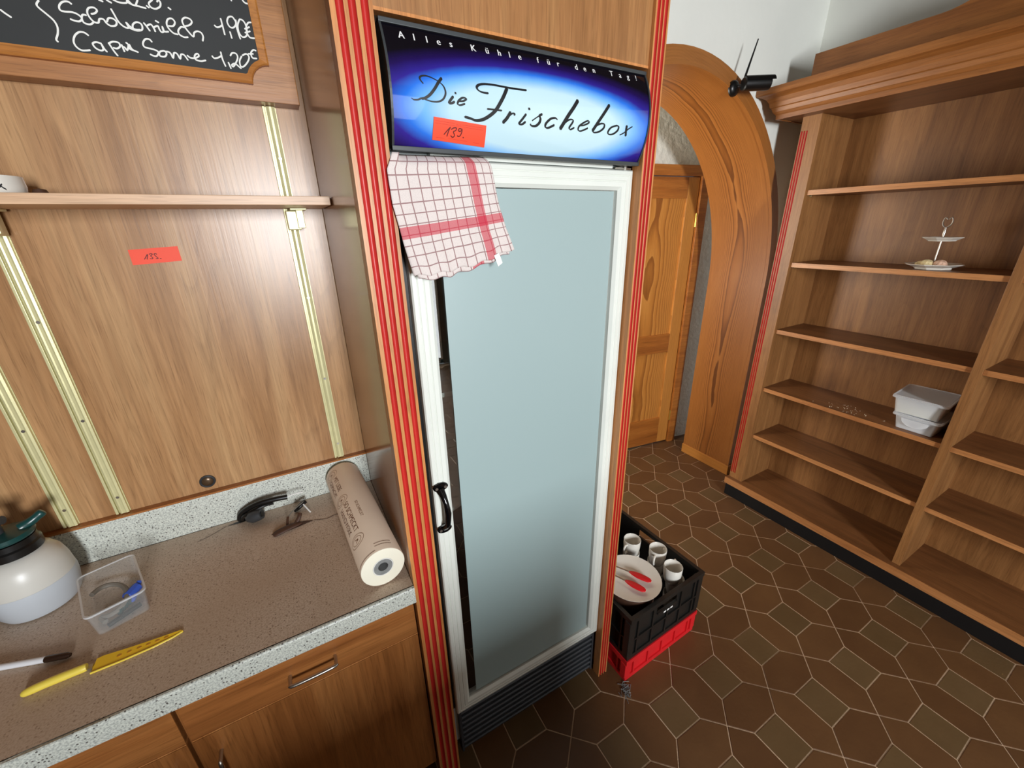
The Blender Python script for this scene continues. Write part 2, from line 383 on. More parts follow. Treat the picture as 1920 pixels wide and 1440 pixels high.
        o = bpy.data.objects.new(name, me); COL.objects.link(o)
        if parent is not None: o.parent = parent
        elif loc is not None: o.location = loc
        return o
def tag(o, label, cat, group=None):
    o['label'] = label; o['category'] = cat
    if group: o['group'] = group
    return o
def thing(name, loc, label, cat, group=None, rz=0.0):
    o = bpy.data.objects.new(name, None); COL.objects.link(o); o.empty_display_size = 0.05
    o.location = loc; o.rotation_euler = (0, 0, rz); tag(o, label, cat, group); return o
def struct(name, loc=(0, 0, 0), rz=0.0):
    o = bpy.data.objects.new(name, None); COL.objects.link(o); o.empty_display_size = 0.05
    o.location = loc; o.rotation_euler = (0, 0, rz); o['kind'] = 'structure'; return o
def W(root, p):
    return Matrix.LocRotScale(root.location, root.rotation_euler, None) @ Vector(p)
class LB(MB):
    """mesh builder working in the local frame of a thing"""
    def __init__(s, root): MB.__init__(s); s.root = root
    def build(s, name, mat, parent=None, **kw):
        s.v = [W(s.root, p) for p in s.v]; return MB.build(s, name, mat, parent or s.root, **kw)
def copy_tree(o, parent=None):
    c = o.copy(); COL.objects.link(c); c.parent = parent
    for ch in list(o.children): copy_tree(ch, c)
    return c
def smooth_line(pts, k=5):
    if len(pts) < 3: return [Vector(p) for p in pts]
    P = [Vector(p) for p in pts]; out = []
    for i in range(len(P) - 1):
        a, b, c, d = P[max(i - 1, 0)], P[i], P[i + 1], P[min(i + 2, len(P) - 1)]
        for j in range(k):
            t = j / k
            out.append(0.5 * ((2 * b) + (c - a) * t + (2 * a - 5 * b + 4 * c - d) * t * t + (3 * b - a - 3 * c + d) * t ** 3))
    out.append(P[-1]); return out
def stroke(mb, pts, width, fn, nib=None, lift=None, base=0.0):
    """flat ink stroke: 2-D polyline widened and mapped onto a surface by fn(a, b)"""
    L = smooth_line(pts); n = len(L)
    left, right = [], []
    for i, p in enumerate(L):
        t = (L[min(i + 1, n - 1)] - L[max(i - 1, 0)])
        if t.length < 1e-9: t = Vector((1, 0))
        t.normalize(); nn = Vector((-t.y, t.x)); w_ = width / 2
        if nib is not None: w_ *= 0.45 + 0.75 * abs(t.x * math.sin(nib) - t.y * math.cos(nib))
        left.append(p + nn * w_); right.append(p - nn * w_)
    t0 = (L[0] - L[1]).normalized() * width * 0.35; t1 = (L[-1] - L[-2]).normalized() * width * 0.35
    pts2 = [L[0] + t0] + left + [L[-1] + t1] + right[::-1]
    vs = [fn(p.x, p.y) for p in left + right] + [fn(*(L[0] + t0)), fn(*(L[-1] + t1))]
    fs = [(i, i + 1, n + i + 1, n + i) for i in range(n - 1)] + [(0, n, 2 * n), (n - 1, 2 * n - 1, 2 * n + 1)]
    if lift is not None:      # ink laid over earlier ink sits a hair higher
        hs = [base + 0.00025 * i / n for i in range(n)] * 2 + [base, base + 0.00025]
        vs = [Vector(v) + Vector(lift) * h for v, h in zip(vs, hs)]
    mb.add(vs, fs)
def text_mesh(body, size):
    c = bpy.data.curves.new('lettering', 'FONT'); c.body = body; c.size = size; c.align_x = 'CENTER'; c.align_y = 'CENTER'; c.resolution_u = 3
    o = bpy.data.objects.new('lettering', c); COL.objects.link(o)
    me = bpy.data.meshes.new_from_object(o.evaluated_get(bpy.context.evaluated_depsgraph_get()))
    vs = [v.co.copy() for v in me.vertices]; fs = [list(p.vertices) for p in me.polygons]
    bpy.data.objects.remove(o); bpy.data.meshes.remove(me); bpy.data.curves.remove(c); return vs, fs

# ------------------------------------------------------------------ traced lettering (board / sign coordinates in metres)
CHALK = [[(-0.3661,2.1551),(-0.3617,2.1509),(-0.3548,2.1455)],[(-0.3058,2.1801),(-0.3109,2.1736),(-0.3095,2.1683),(-0.3011,2.1597),(-0.2935,2.1507),(-0.2914,2.1407),(-0.2943,2.1298),(-0.2996,2.1196),(-0.2982,2.1157)],[(-0.2576,2.1832),(-0.2625,2.1863),(-0.2705,2.1842),(-0.2773,2.1774),(-0.2785,2.1704),(-0.2722,2.1686),(-0.2602,2.1696),(-0.2524,2.1669),(-0.2486,2.1617),(-0.2535,2.1562),(-0.2602,2.1557),(-0.2671,2.1574)],[(-0.24,2.1684),(-0.2456,2.168),(-0.2486,2.1617),(-0.2474,2.1549),(-0.239,2.1533),(-0.2323,2.1574)],[(-0.2313,2.1716),(-0.2251,2.1739),(-0.2202,2.1794),(-0.2246,2.1833),(-0.233,2.1806),(-0.237,2.173),(-0.2355,2.1651),(-0.2307,2.1588),(-0.2241,2.1587),(-0.2205,2.1652),(-0.2141,2.1657),(-0.2112,2.1602),(-0.2055,2.1564),(-0.1969,2.1584),(-0.1938,2.1649),(-0.1982,2.1696),(-0.2053,2.169),(-0.2095,2.1623)],[(-0.1964,2.1859),(-0.1938,2.1769),(-0.1902,2.1655),(-0.183,2.1582),(-0.176,2.1581),(-0.1777,2.1664),(-0.1729,2.1604),(-0.1657,2.1567),(-0.1571,2.1575)],[(-0.2124,2.1982),(-0.2062,2.1964)],[(-0.1996,2.2),(-0.1927,2.1965)],[(-0.1887,2.2025),(-0.1793,2.1995),(-0.1673,2.2011),(-0.1647,2.2063),(-0.1584,2.1997),(-0.1502,2.1994)],[(-0.247,2.1342),(-0.2524,2.1381),(-0.2603,2.1375),(-0.269,2.1302),(-0.2738,2.12),(-0.2725,2.1118),(-0.2663,2.1067),(-0.2584,2.1072),(-0.2518,2.1087)],[(-0.2301,2.1229),(-0.2377,2.1242),(-0.2443,2.1208),(-0.2419,2.1138),(-0.2349,2.1105),(-0.2296,2.1132),(-0.2303,2.1222),(-0.228,2.1146),(-0.2249,2.1095)],[(-0.2178,2.1259),(-0.2152,2.1189),(-0.2126,2.1119),(-0.2088,2.1049)],[(-0.2182,2.1246),(-0.21,2.1289),(-0.2008,2.1285),(-0.2002,2.1224),(-0.2062,2.1178),(-0.212,2.1182)],[(-0.1969,2.126),(-0.1961,2.1205),(-0.1953,2.1141)],[(-0.1966,2.1229),(-0.1928,2.1216),(-0.1901,2.1173),(-0.1866,2.1231),(-0.1839,2.1282),(-0.182,2.1219),(-0.1787,2.1186),(-0.1727,2.1165)],[(-0.1882,2.1308),(-0.1859,2.1289)],[(-0.1766,2.1591),(-0.1709,2.1567),(-0.1623,2.1554),(-0.1536,2.1588),(-0.1524,2.1676),(-0.1594,2.1704),(-0.1672,2.1652),(-0.1692,2.1583)],[(-0.1476,2.171),(-0.144,2.165),(-0.1406,2.1582)],[(-0.1437,2.1664),(-0.136,2.1703),(-0.1324,2.1642),(-0.1313,2.1583)],[(-0.132,2.1656),(-0.1243,2.1695),(-0.123,2.1643),(-0.1204,2.1593),(-0.1158,2.1614),(-0.1163,2.1695),(-0.1158,2.1614),(-0.1075,2.162)],[(-0.1259,2.1783),(-0.121,2.1761)],[(-0.1047,2.1727),(-0.0961,2.1741),(-0.0914,2.1816),(-0.0955,2.1871),(-0.1029,2.1845),(-0.1071,2.1764),(-0.1058,2.1684),(-0.0995,2.1612),(-0.0916,2.1597)],[(-0.0767,2.1745),(-0.0823,2.1743),(-0.089,2.167),(-0.0887,2.1602),(-0.0813,2.1565),(-0.074,2.1576)],[(-0.0747,2.1769),(-0.0654,2.1804),(-0.0595,2.1869),(-0.0625,2.1919),(-0.0707,2.1926),(-0.077,2.1867),(-0.076,2.1773),(-0.0701,2.1672),(-0.0635,2.1599),(-0.0602,2.1674),(-0.0535,2.1712),(-0.0468,2.1695),(-0.0448,2.1628),(-0.0476,2.1545)],[(-0.0175,2.1882),(-0.0138,2.1853),(-0.0075,2.187),(-0.0029,2.1906)],[(-0.0023,2.2027),(-0.0017,2.1894),(-0.0011,2.1731)],[(0.0105,2.1806),(0.0115,2.1685)],[(0.0262,2.2025),(0.0217,2.2096),(0.0137,2.2075),(0.0093,2.1983),(0.0126,2.1896),(0.0203,2.1901),(0.0267,2.1983),(0.0268,2.2055),(0.0261,2.1925),(0.0271,2.1796),(0.0287,2.1697)],[(0.0348,2.2068),(0.0292,2.1959),(0.0285,2.1828),(0.0337,2.1748),(0.0421,2.1776),(0.0457,2.1869),(0.0455,2.2),(0.041,2.2071),(0.0349,2.2075)],[(0.0577,2.2056),(0.0518,2.2039),(0.0461,2.1957),(0.0451,2.1839),(0.0496,2.1758),(0.0599,2.1759)],[(0.0419,2.1907),(0.0524,2.196)],[(0.041,2.1833),(0.0522,2.188)],[(-0.1645,2.2019),(-0.1577,2.1993),(-0.1477,2.1985),(-0.1365,2.1972)],[(-0.1472,2.2095),(-0.1532,2.1995)],[(-0.1345,2.2021),(-0.1307,2.1996)],[(-0.1215,2.2142),(-0.1293,2.207),(-0.1266,2.2003),(-0.1189,2.1997),(-0.1108,2.205),(-0.1083,2.212),(-0.1106,2.2155),(-0.1141,2.2123)],[(-0.0967,2.2055),(-0.0927,2.2029)],[(0.0496,2.2453),(0.0532,2.2411),(0.0591,2.2401)],[(0.0268,2.2412),(0.0271,2.2395)],[(-0.1856,2.1271),(-0.1849,2.1204),(-0.1779,2.1181),(-0.1719,2.1162)],[(-0.1426,2.1389),(-0.1461,2.1431),(-0.1529,2.1421),(-0.159,2.1344),(-0.1582,2.1277),(-0.1493,2.1263),(-0.1404,2.1248),(-0.1359,2.1213),(-0.1405,2.1144),(-0.1461,2.1136),(-0.1516,2.1156)],[(-0.1345,2.1215),(-0.1349,2.1152),(-0.1268,2.1149),(-0.1219,2.1205),(-0.1241,2.1251),(-0.1304,2.1241),(-0.1345,2.1215)],[(-0.1243,2.1243),(-0.1173,2.1246),(-0.114,2.1216),(-0.1118,2.1141),(-0.1079,2.1238),(-0.1025,2.1232),(-0.0991,2.1144),(-0.0956,2.1227),(-0.0899,2.1228),(-0.085,2.1142)],[(-0.0842,2.1229),(-0.0794,2.1193),(-0.0707,2.1197),(-0.0623,2.1245),(-0.0634,2.1287),(-0.0683,2.1265),(-0.0713,2.1204),(-0.0686,2.1164),(-0.0602,2.1154),(-0.0507,2.1181)],[(-0.0363,2.1288),(-0.0327,2.1249),(-0.0238,2.1276),(-0.0167,2.1323)],[(-0.0174,2.1388),(-0.0169,2.1249),(-0.0139,2.1119)],[(-0.0066,2.1203),(-0.0039,2.1087)],[(0.0004,2.1339),(0.0056,2.1398),(0.0133,2.1394),(0.0147,2.1322),(0.0094,2.1225),(0.0018,2.1132),(-0.0007,2.1159),(0.0064,2.1198),(0.0124,2.1153),(0.017,2.1114)],[(0.0235,2.1364),(0.0173,2.1265),(0.0173,2.116),(0.0238,2.1168),(0.0341,2.1273),(0.0386,2.137),(0.0342,2.1424),(0.0254,2.1381)],[(0.0561,2.1515),(0.0507,2.1522),(0.0444,2.1453),(0.0456,2.1364),(0.0544,2.1361)],[(0.0383,2.1429),(0.049,2.1444)]]
SIGN = [(0.0022,[(0.2809,1.982),(0.2767,1.9864),(0.276,1.9901),(0.2805,1.9928),(0.2889,1.9937),(0.2983,1.9919),(0.3087,1.9883),(0.3168,1.9833),(0.3206,1.9768),(0.3207,1.9699),(0.3159,1.9625),(0.3075,1.9583),(0.2964,1.9572),(0.2855,1.9585),(0.2772,1.9601),(0.2698,1.9574),(0.2627,1.9567),(0.2587,1.9582)]),(0.0032,[(0.3155,1.9935),(0.3092,1.9868),(0.3014,1.9766),(0.2921,1.9669),(0.2832,1.9612),(0.2771,1.9596)]),(0.003,[(0.3352,1.9684),(0.3311,1.964),(0.3271,1.9582),(0.3315,1.9581),(0.3374,1.9607)]),(0.0045,[(0.3398,1.9743),(0.3403,1.9739)]),(0.0025,[(0.3472,1.9627),(0.3551,1.9639),(0.3605,1.967),(0.3586,1.9688),(0.3526,1.9682),(0.3459,1.9635),(0.3438,1.9583),(0.3484,1.957),(0.3576,1.9596)]),(0.0032,[(0.4058,1.981),(0.3961,1.981),(0.3867,1.9831),(0.3831,1.9878),(0.3875,1.992),(0.3986,1.9947),(0.418,1.9956),(0.4406,1.995),(0.4609,1.9946),(0.4893,1.9951)]),(0.0043,[(0.4462,1.9929),(0.4397,1.9814),(0.4307,1.9678),(0.4209,1.9552),(0.4085,1.9458),(0.3949,1.939),(0.3811,1.9365),(0.37,1.9385),(0.3585,1.9401)]),(0.0027,[(0.4039,1.9563),(0.4338,1.9564)]),(0.0041,[(0.4538,1.9554),(0.4467,1.9455),(0.4388,1.938)]),(0.0023,[(0.4435,1.9427),(0.4549,1.9524),(0.4626,1.9543),(0.4628,1.9516)]),(0.0029,[(0.4892,1.9554),(0.4818,1.9471),(0.4747,1.9389),(0.4811,1.9381),(0.4887,1.9426)]),(0.0058,[(0.4954,1.9652),(0.4962,1.9646)]),(0.0035,[(0.5266,1.9586),(0.5213,1.9556),(0.5237,1.9505),(0.5218,1.9439),(0.5142,1.9381),(0.505,1.9374),(0.501,1.9397)]),(0.0015,[(0.5212,1.9562),(0.5072,1.9479),(0.5047,1.9461)]),(0.0032,[(0.5647,1.9529),(0.5595,1.9551),(0.5482,1.9526),(0.5379,1.9438),(0.538,1.9379),(0.5449,1.9371),(0.5584,1.9428)]),(0.005,[(0.6152,1.9907),(0.6052,1.9779),(0.5905,1.9601),(0.5752,1.938)]),(0.0026,[(0.5807,1.9458),(0.5933,1.9543),(0.6033,1.9558),(0.6049,1.9518),(0.5977,1.9417),(0.6014,1.9385),(0.6099,1.9419)]),(0.0026,[(0.6234,1.947),(0.6357,1.9487),(0.6475,1.9538),(0.6458,1.9572),(0.6367,1.9543),(0.6236,1.9464),(0.622,1.9393),(0.6298,1.9378),(0.6464,1.9439)]),(0.0044,[(0.7015,1.9912),(0.6899,1.9773),(0.6747,1.9588),(0.6612,1.9408)]),(0.0029,[(0.6614,1.9401),(0.6665,1.9376),(0.6791,1.9399),(0.6905,1.9472),(0.6911,1.9544),(0.682,1.9551),(0.6718,1.9515)]),(0.0029,[(0.7274,1.955),(0.7124,1.9503),(0.7054,1.9425),(0.708,1.9376),(0.7204,1.9385),(0.7321,1.9459),(0.7336,1.9533),(0.7274,1.955)]),(0.0041,[(0.7575,1.9566),(0.7576,1.9477),(0.7595,1.9382)]),(0.0018,[(0.7744,1.9564),(0.7638,1.9511),(0.7519,1.9428),(0.7415,1.9384)])]
T139 = [[(0.3178,1.9105),(0.3233,1.9163),(0.3295,1.922),(0.3265,1.9166),(0.3236,1.9081)],[(0.3317,1.9189),(0.3361,1.9215),(0.3414,1.9216),(0.3404,1.918),(0.3359,1.9157),(0.3379,1.9118),(0.3378,1.9088),(0.3346,1.9073),(0.3311,1.9093)],[(0.3515,1.9208),(0.3475,1.9213),(0.3457,1.9184),(0.3485,1.9171),(0.3524,1.9189),(0.3525,1.9214),(0.3529,1.9169),(0.3504,1.9116),(0.3473,1.9091),(0.3441,1.9102)],[(0.3558,1.9086),(0.357,1.9077)]]
T139B = [[(0.3414,1.9279),(0.3416,1.9239)],[(0.3427,1.9278),(0.3446,1.9244),(0.346,1.9273)],[(0.3504,1.9268),(0.3484,1.9272),(0.3482,1.9244),(0.3506,1.9241),(0.3508,1.9256)],[(0.3002,1.9299),(0.3377,1.9284)],[(0.3531,1.9273),(0.3961,1.9256)],[(0.3003,1.9267),(0.3379,1.9249)],[(0.3533,1.9243),(0.3964,1.9222)],[(0.3026,1.9055),(0.3183,1.9047)],[(0.3269,1.905),(0.3659,1.9028)],[(0.3781,1.9017),(0.391,1.9012)]]
C139 = [(0.2974,1.9355),(0.4027,1.93),(0.4033,1.8955),(0.2955,1.9013)]
T135 = [[(-0.2888,1.6901),(-0.2801,1.7017),(-0.2837,1.6898)],[(-0.2768,1.7016),(-0.2723,1.7033),(-0.2706,1.7012),(-0.2746,1.6974),(-0.2718,1.6932),(-0.2732,1.6905),(-0.2777,1.6911)],[(-0.2617,1.7008),(-0.2638,1.7029),(-0.267,1.7011),(-0.2639,1.6952),(-0.2613,1.691),(-0.2659,1.6903)],[(-0.2578,1.6904),(-0.2552,1.6899)]]
C135 = [(-0.3152,1.7137),(-0.2148,1.7187),(-0.2143,1.6827),(-0.315,1.6771)]
TAGLINE = [('A',0.2558,2.0503),('l',0.2776,2.0505),('l',0.3001,2.0508),('e',0.3214,2.051),('s',0.3442,2.0512),('K',0.3876,2.0516),('ü',0.4157,2.0519),('h',0.4414,2.0521),('l',0.4633,2.0523),('e',0.4856,2.0525),('f',0.5272,2.0529),('ü',0.5526,2.0532),('r',0.5761,2.0534),('d',0.6222,2.0539),('e',0.6447,2.0541),('n',0.6692,2.0543),('T',0.7187,2.0548),('a',0.7436,2.055),('g',0.7675,2.0553),('!',0.7921,2.0555)]

# ------------------------------------------------------------------ the room
ZC = 2.90
# floor: grout bed with every tile in view as a piece of its own
floor = MB().box(-1.9, 3.6, -3.4, 3.2, -0.05, -0.0022).build('floor', 'grout'); floor['kind'] = 'structure'
TP, TX, TY, SQ, J = 0.2615, 2.042, 0.311, 0.0655, 0.0022
def tile_poly(kind):
    a = SQ; h = TP / 2
    if kind == 's': return [(-a, -a), (a, -a), (a, a), (-a, a)]
    g = h - a      # half gap between two squares
    pts = [(-g, -a), (0, -h), (g, -a), (g, a), (0, h), (-g, a)]
    if kind == 'h': return pts
    return [(-y, x) for x, y in pts]
def shrink(poly, j):
    n = len(poly); out = []
    P = [Vector(p) for p in poly]
    for i in range(n):
        a, b, c = P[i - 1], P[i], P[(i + 1) % n]
        n1 = Vector((-(b - a).y, (b - a).x)).normalized(); n2 = Vector((-(c - b).y, (c - b).x)).normalized()
        k = (n1 + n2) / max(1e-6, 1 + n1.dot(n2)); out.append(tuple(b + k * j))
    return out
TILE = {}
def tile_mesh(kind):
    mb = MB(); A = shrink(tile_poly(kind), J); B = shrink(tile_poly(kind), J + 0.0012); n = len(A)
    mb.add([(x, y, -0.006) for x, y in A] + [(x, y, -0.0008) for x, y in A] + [(x, y, 0) for x, y in B],
           [list(range(2 * n, 3 * n))] + [(i, (i + 1) % n, n + (i + 1) % n, n + i) for i in range(n)] + [(n + i, n + (i + 1) % n, 2 * n + (i + 1) % n, 2 * n + i) for i in range(n)])
    return mb
for k in 'shv':
    TILE[k] = tile_mesh(k)
protos = {}
rest = MB()
for i in range(-16, 7):
    for j in range(-15, 12):
        for kind, dx, dy in (('s', 0, 0), ('h', 0.5, 0), ('v', 0, 0.5)):
            x, y = TX + (i + dx) * TP, TY + (j + dy) * TP
            if not (-1.75 < x < 3.45 and -3.25 < y < 3.1): continue
            vis = 0.05 < x < 2.52 and -0.36 < y < 2.2 and not (x < 0.93 and y > 0.90) and not (x < 0.6 and y < 0.2)
            if y > 1.5 and (x < 1.2): vis = False
            if not vis:
                rest.add([v + Vector((x, y, 0)) for v in TILE[kind].v], TILE[kind].f); continue
            if kind not in protos:
                protos[kind] = TILE[kind].build('tile', 'tile_sq' if kind == 's' else 'tile', floor); o = protos[kind]
            else:
                o = protos[kind].copy(); COL.objects.link(o)
            o.location = (x, y, random.uniform(-0.0006, 0.0003))
rf = rest.build('tile_field', 'tile', floor); rf['kind'] = 'stuff'

def plate(name, mat, *boxes):
    mb = MB()
    for b in boxes: mb.box(*b)
    o = mb.build(name, mat); o['kind'] = 'structure'; return o
plate('ceiling', 'ceiling', (-2.0, 3.6, -3.5, 3.2, ZC, ZC + 0.1))
plate('wall_left', 'backwall', (-2.0, -1.9, -3.5, 1.5, 0, ZC))
plate('wall_right', 'plaster', (2.745, 2.845, -3.5, 1.5, 0, ZC))
plate('wall_front', 'backwall', (-2.0, -0.15, -3.5, -3.4, 0, ZC), (-0.15, 0.45, -3.5, -3.4, 0, 1.20), (-0.15, 0.45, -3.5, -3.4, 2.50, ZC), (0.45, 1.25, -3.5, -3.4, 0, ZC), (1.25, 1.75, -3.5, -3.4, 2.2, ZC), (1.75, 2.845, -3.5, -3.4, 0, ZC))
def glazing(name, x0, x1, z0, z1, bars):
    s = struct(name, ((x0 + x1) / 2, -3.45, z0))
    for a, b, c, d in ((x0, x0 + 0.05, z0, z1), (x1 - 0.05, x1, z0, z1), (x0, x1, z0, z0 + 0.06), (x0, x1, z1 - 0.05, z1)) + tuple((q - 0.02, q + 0.02, z0, z1) for q in bars):
        MB().box(a, b, -3.48, -3.42, c, d).build('window_frame', 'white', s, bevel=0.004)
    MB().box(x0, x1, -3.453, -3.447, z0, z1).build('pane', 'glass', s)
    return s
glazing('window_1', -0.15, 0.45, 1.20, 2.5, ())
glazing('door_2', 1.25, 1.75, 0.0, 2.2, ())
# wall with the round-headed opening
AX, AZ, AA, AB = 1.72, 1.387, 0.88, 0.99          # centre, spring line, half width, rise of the clear opening
def arc(da, n=40):
    a, b = AA + da, AB + da
    return [(AX - a, 0)] + [(AX - a * math.cos(math.pi * k / n), AZ + b * math.sin(math.pi * k / n)) for k in range(n + 1)] + [(AX + a, 0)]
op = arc(0.03)
poly = [(0.14, 0)] + op + [(2.9, 0), (2.9, ZC), (0.14, ZC)]
wb = MB().prism(poly, 'y', 1.5, 1.84).build('wall_back', 'plaster', tri=True); wb['kind'] = 'structure'
tr = struct('trim_1', (AX, 1.5, 0))
def strip(name, d0, d1, y0, y1, mat, parent, bev=0.0):
    A, B = arc(d0, 48), arc(d1, 48); n = len(A); mb = MB(); L = [0.0]
    for i in range(1, n): L.append(L[-1] + (Vector(A[i]) - Vector(A[i - 1])).length)
    for (P, y, u) in ((A, y0, 0.0), (A, y1, y1 - y0), (B, y1, y1 - y0 + 0.03), (B, y0, -0.03)):
        for k, p in enumerate(P):
            mb.uv[len(mb.v)] = (u, L[k]); mb.v.append(Vector((p[0], y, p[1])))
    for r in range(4):
        for i in range(n - 1):
            a, b = r * n + i, ((r + 1) % 4) * n + i
            mb.f.append([a, a + 1, b + 1, b])
    mb.f.append([0, n, 2 * n, 3 * n]); mb.f.append([n - 1, 2 * n - 1, 3 * n - 1, 4 * n - 1])
    return mb.build(name, mat, parent, smooth=True)
strip('arch_lining', 0.0, 0.029, 1.478, 1.85, 'pine', tr)
strip('arch_casing', 0.004, 0.066, 1.462, 1.4995, 'pine', tr)
strip('casing_bead', -0.004, 0.010, 1.455, 1.475, 'pine', tr)
for sx in (-1, 1):
    x = AX + sx * AA
    MB().box(min(x - sx * 0.006, x + sx * 0.072), max(x - sx * 0.006, x + sx * 0.072), 1.452, 1.856, 0, 0.075).build('plinth_block', 'pine_door', tr, bevel=0.003)
# hall behind the opening
HR = math.radians(-8.5)
hall = struct('wall_hall', (2.62, 2.05, 0), HR)
LB(hall).box(-2.1, -0.82, 0.02, 0.12, 0, ZC).box(0.06, 1.0, 0.02, 0.12, 0, ZC).box(-0.82, 0.06, 0.02, 0.12, 2.05, ZC).build('plaster_face', 'rough_plaster')
plate('wall_hall_left', 'plaster', (0.55, 0.62, 1.84, 3.2, 0, ZC))
d1 = struct('door_1', (2.62, 2.05, 0), HR)
LB(d1).box(0.005, 0.075, -0.03, 0.06, 0, 2.10).build('door_frame', 'oak_rail', bevel=0.004)
LB(d1).box(-0.875, -0.805, -0.03, 0.06, 0, 2.10).build('door_frame', 'oak_rail', bevel=0.004)
LB(d1).box(-0.805, 0.005, -0.03, 0.06, 2.035, 2.10).build('door_frame', 'oak_rail', bevel=0.004)
LB(d1).box(-0.095, 0.0, -0.012, 0.028, 0.012, 2.03).build('stile', 'pine_door', bevel=0.003)
LB(d1).box(-0.80, -0.705, -0.012, 0.028, 0.012, 2.03).build('stile', 'pine_door', bevel=0.003)
for z0, z1 in ((1.90, 2.03), (0.81, 0.955), (0.012, 0.24)):
    LB(d1).box(-0.705, -0.095, -0.012, 0.028, z0, z1).build('rail', 'oak_rail', bevel=0.003)
for z0, z1 in ((0.955, 1.90), (0.24, 0.81)):
    LB(d1).box(-0.705, -0.095, 0.002, 0.018, z0, z1).build('panel', 'pine_door')
for z in (1.76, 0.25):
    LB(d1).tube([(0.002, -0.018, z - 0.045), (0.002, -0.018, z + 0.045)], 0.008, 10).build('hinge', 'brass2', smooth=True)
# panelled wall behind the worktop
wl = MB().box(-1.9, 0.145, 1.402, 1.5, 0, ZC).build('wall_rear', 'plaster'); wl['kind'] = 'structure'
for a, b in ((-1.9, -0.6325), (-0.6295, -0.5345), (-0.5305, 0.0465), (0.0495, 0.1468)):
    MB().box(a, b, 1.386, 1.402, 0.86, 2.60).build('wood_panel', 'panel', wl, bevel=0.001, segs=1)

# ------------------------------------------------------------------ fridge surround and display fridge
YT = 0.817
sur = thing('fridge_surround', (0.51, YT, 0), 'tall wooden surround with red fluted posts framing the display fridge', 'cabinet')
MB().box(0.147, 0.165, 0.851, 1.3855, 0, 2.62).build('side_panel', 'side', sur, bevel=0.001, segs=1)
MB().box(0.853, 0.871, 0.851, 1.49, 0, 2.62).build('side_panel', 'side', sur, bevel=0.001, segs=1)
def fluted(x0, x1, y0, y1, z0, z1, segs, axis, parent):
    """post whose face (at the low end of the depth axis) carries red hollow flutes; segs = flute intervals along the face"""
    d = 0.006; prof = [(x0, y1), (x0, y0)]
    for a, b in segs: prof += [(a, y0), (a, y0 + d), (b, y0 + d), (b, y0)]
    prof += [(x1, y0), (x1, y1)]
    def put(pts): return pts if axis == 'y' else [(q, p) for p, q in pts]
    MB().prism(put(prof), 'z', z0, z1).build('post', 'post', parent, tri=True)
    for a, b in segs:
        n = 8; c = (a + b) / 2; h = (b - a) / 2 - 0.0002
        top = [(c + h * math.cos(math.pi * k / n), y0 + d - 0.0002 - 0.0050 * math.cos(math.pi * k / n) ** 2) for k in range(n + 1)]
        MB().prism(put([(c - h, y0 + d), (c + h, y0 + d)] + top), 'z', z0 + 0.0005, z1 - 0.0005).build('red_flute', 'red', parent, smooth=True)
fluted(0.147, 0.213, YT, 0.851, 0, 2.62, [(0.1555, 0.168), (0.1748, 0.187), (0.1942, 0.2065)], 'y', sur)
fluted(0.829, 0.871, YT, 0.851, 0, 2.62, [(0.8335, 0.843), (0.8455, 0.8545), (0.857, 0.8665)], 'y', sur)
MB().box(0.213, 0.829, 0.826, 0.844, 2.084, 2.62).build('valance', 'valance', sur)
MB().box(0.213, 0.829, 0.8255, 0.8445, 2.079, 2.084).build('valance_edge', 'post', sur)

fr = thing('display_fridge', (0.525, 1.10, 0), 'white glass-door display fridge with a blue lettered sign on top', 'fridge')
b = MB()
MB().box(0.2175, 0.2215, 0.862, 1.44, 0.06, 1.88).box(0.2215, 0.2318, 0.8655, 0.8715, 0.245, 1.872).build('gap_shade_plate', 'black', fr)  # black plates put the shade of the gap beside the door into colour
MB().box(0.8265, 0.8285, 0.872, 1.44, 0.06, 1.88).build('gap_shade_plate', 'black', fr)
b.box(0.222, 0.232, 0.872, 1.44, 0.06, 2.0).box(0.818, 0.826, 0.872, 1.44, 0.06, 2.0).box(0.232, 0.818, 1.42, 1.44, 0.06, 2.0).box(0.232, 0.818, 0.872, 1.42, 1.87, 2.0).box(0.232, 0.818, 0.872, 1.42, 0.06, 0.25)
b.build('cabinet_body', 'liner', fr)
for z in (0.62, 0.98, 1.34):
    MB().box(0.236, 0.814, 0.93, 1.40, z, z + 0.012).build('inner_shelf', 'white_alu', fr)
DX0, DX1, DZ0, DZ1, DY = 0.232, 0.826, 0.243, 1.873, 0.840
door = MB().box(DX0 + 0.004, DX0 + 0.046, 0.8645, 0.870, DZ0 + 0.004, DZ1 - 0.004).box(DX1 - 0.046, DX1 - 0.004, 0.8645, 0.870, DZ0 + 0.004, DZ1 - 0.004).box(DX0 + 0.046, DX1 - 0.046, 0.8645, 0.870, DZ0 + 0.004, DZ0 + 0.046).box(DX0 + 0.046, DX1 - 0.046, 0.8645, 0.870, DZ1 - 0.046, DZ1 - 0.004).build('door', 'dark', fr)
FW = 0.046
prof = [(0, 0.864), (0, DY + 0.006), (0.003, DY + 0.002), (0.011, DY), (0.013, DY + 0.002), (0.015, DY), (0.024, DY - 0.001), (0.026, DY + 0.001), (0.028, DY - 0.001), (0.038, DY - 0.001), (FW, DY + 0.006), (FW, 0.864)]
def frame_member(p, q, inx, inz, horizontal):
    """mitred door frame member from outer corner p to outer corner q; inx, inz = inward steps at each end"""
    mb = MB(); n = len(prof)
    A = [(p[0] + inx[0] * s, y, p[1] + inz[0] * s) for s, y in prof]; B = [(q[0] + inx[1] * s, y, q[1] + inz[1] * s) for s, y in prof]
    mb.add(A + B, [list(range(n)), list(range(n, 2 * n))[::-1]] + [(i, (i + 1) % n, n + (i + 1) % n, n + i) for i in range(n)])
    return mb.build('frame_profile', 'white_alu', door, tri=True)
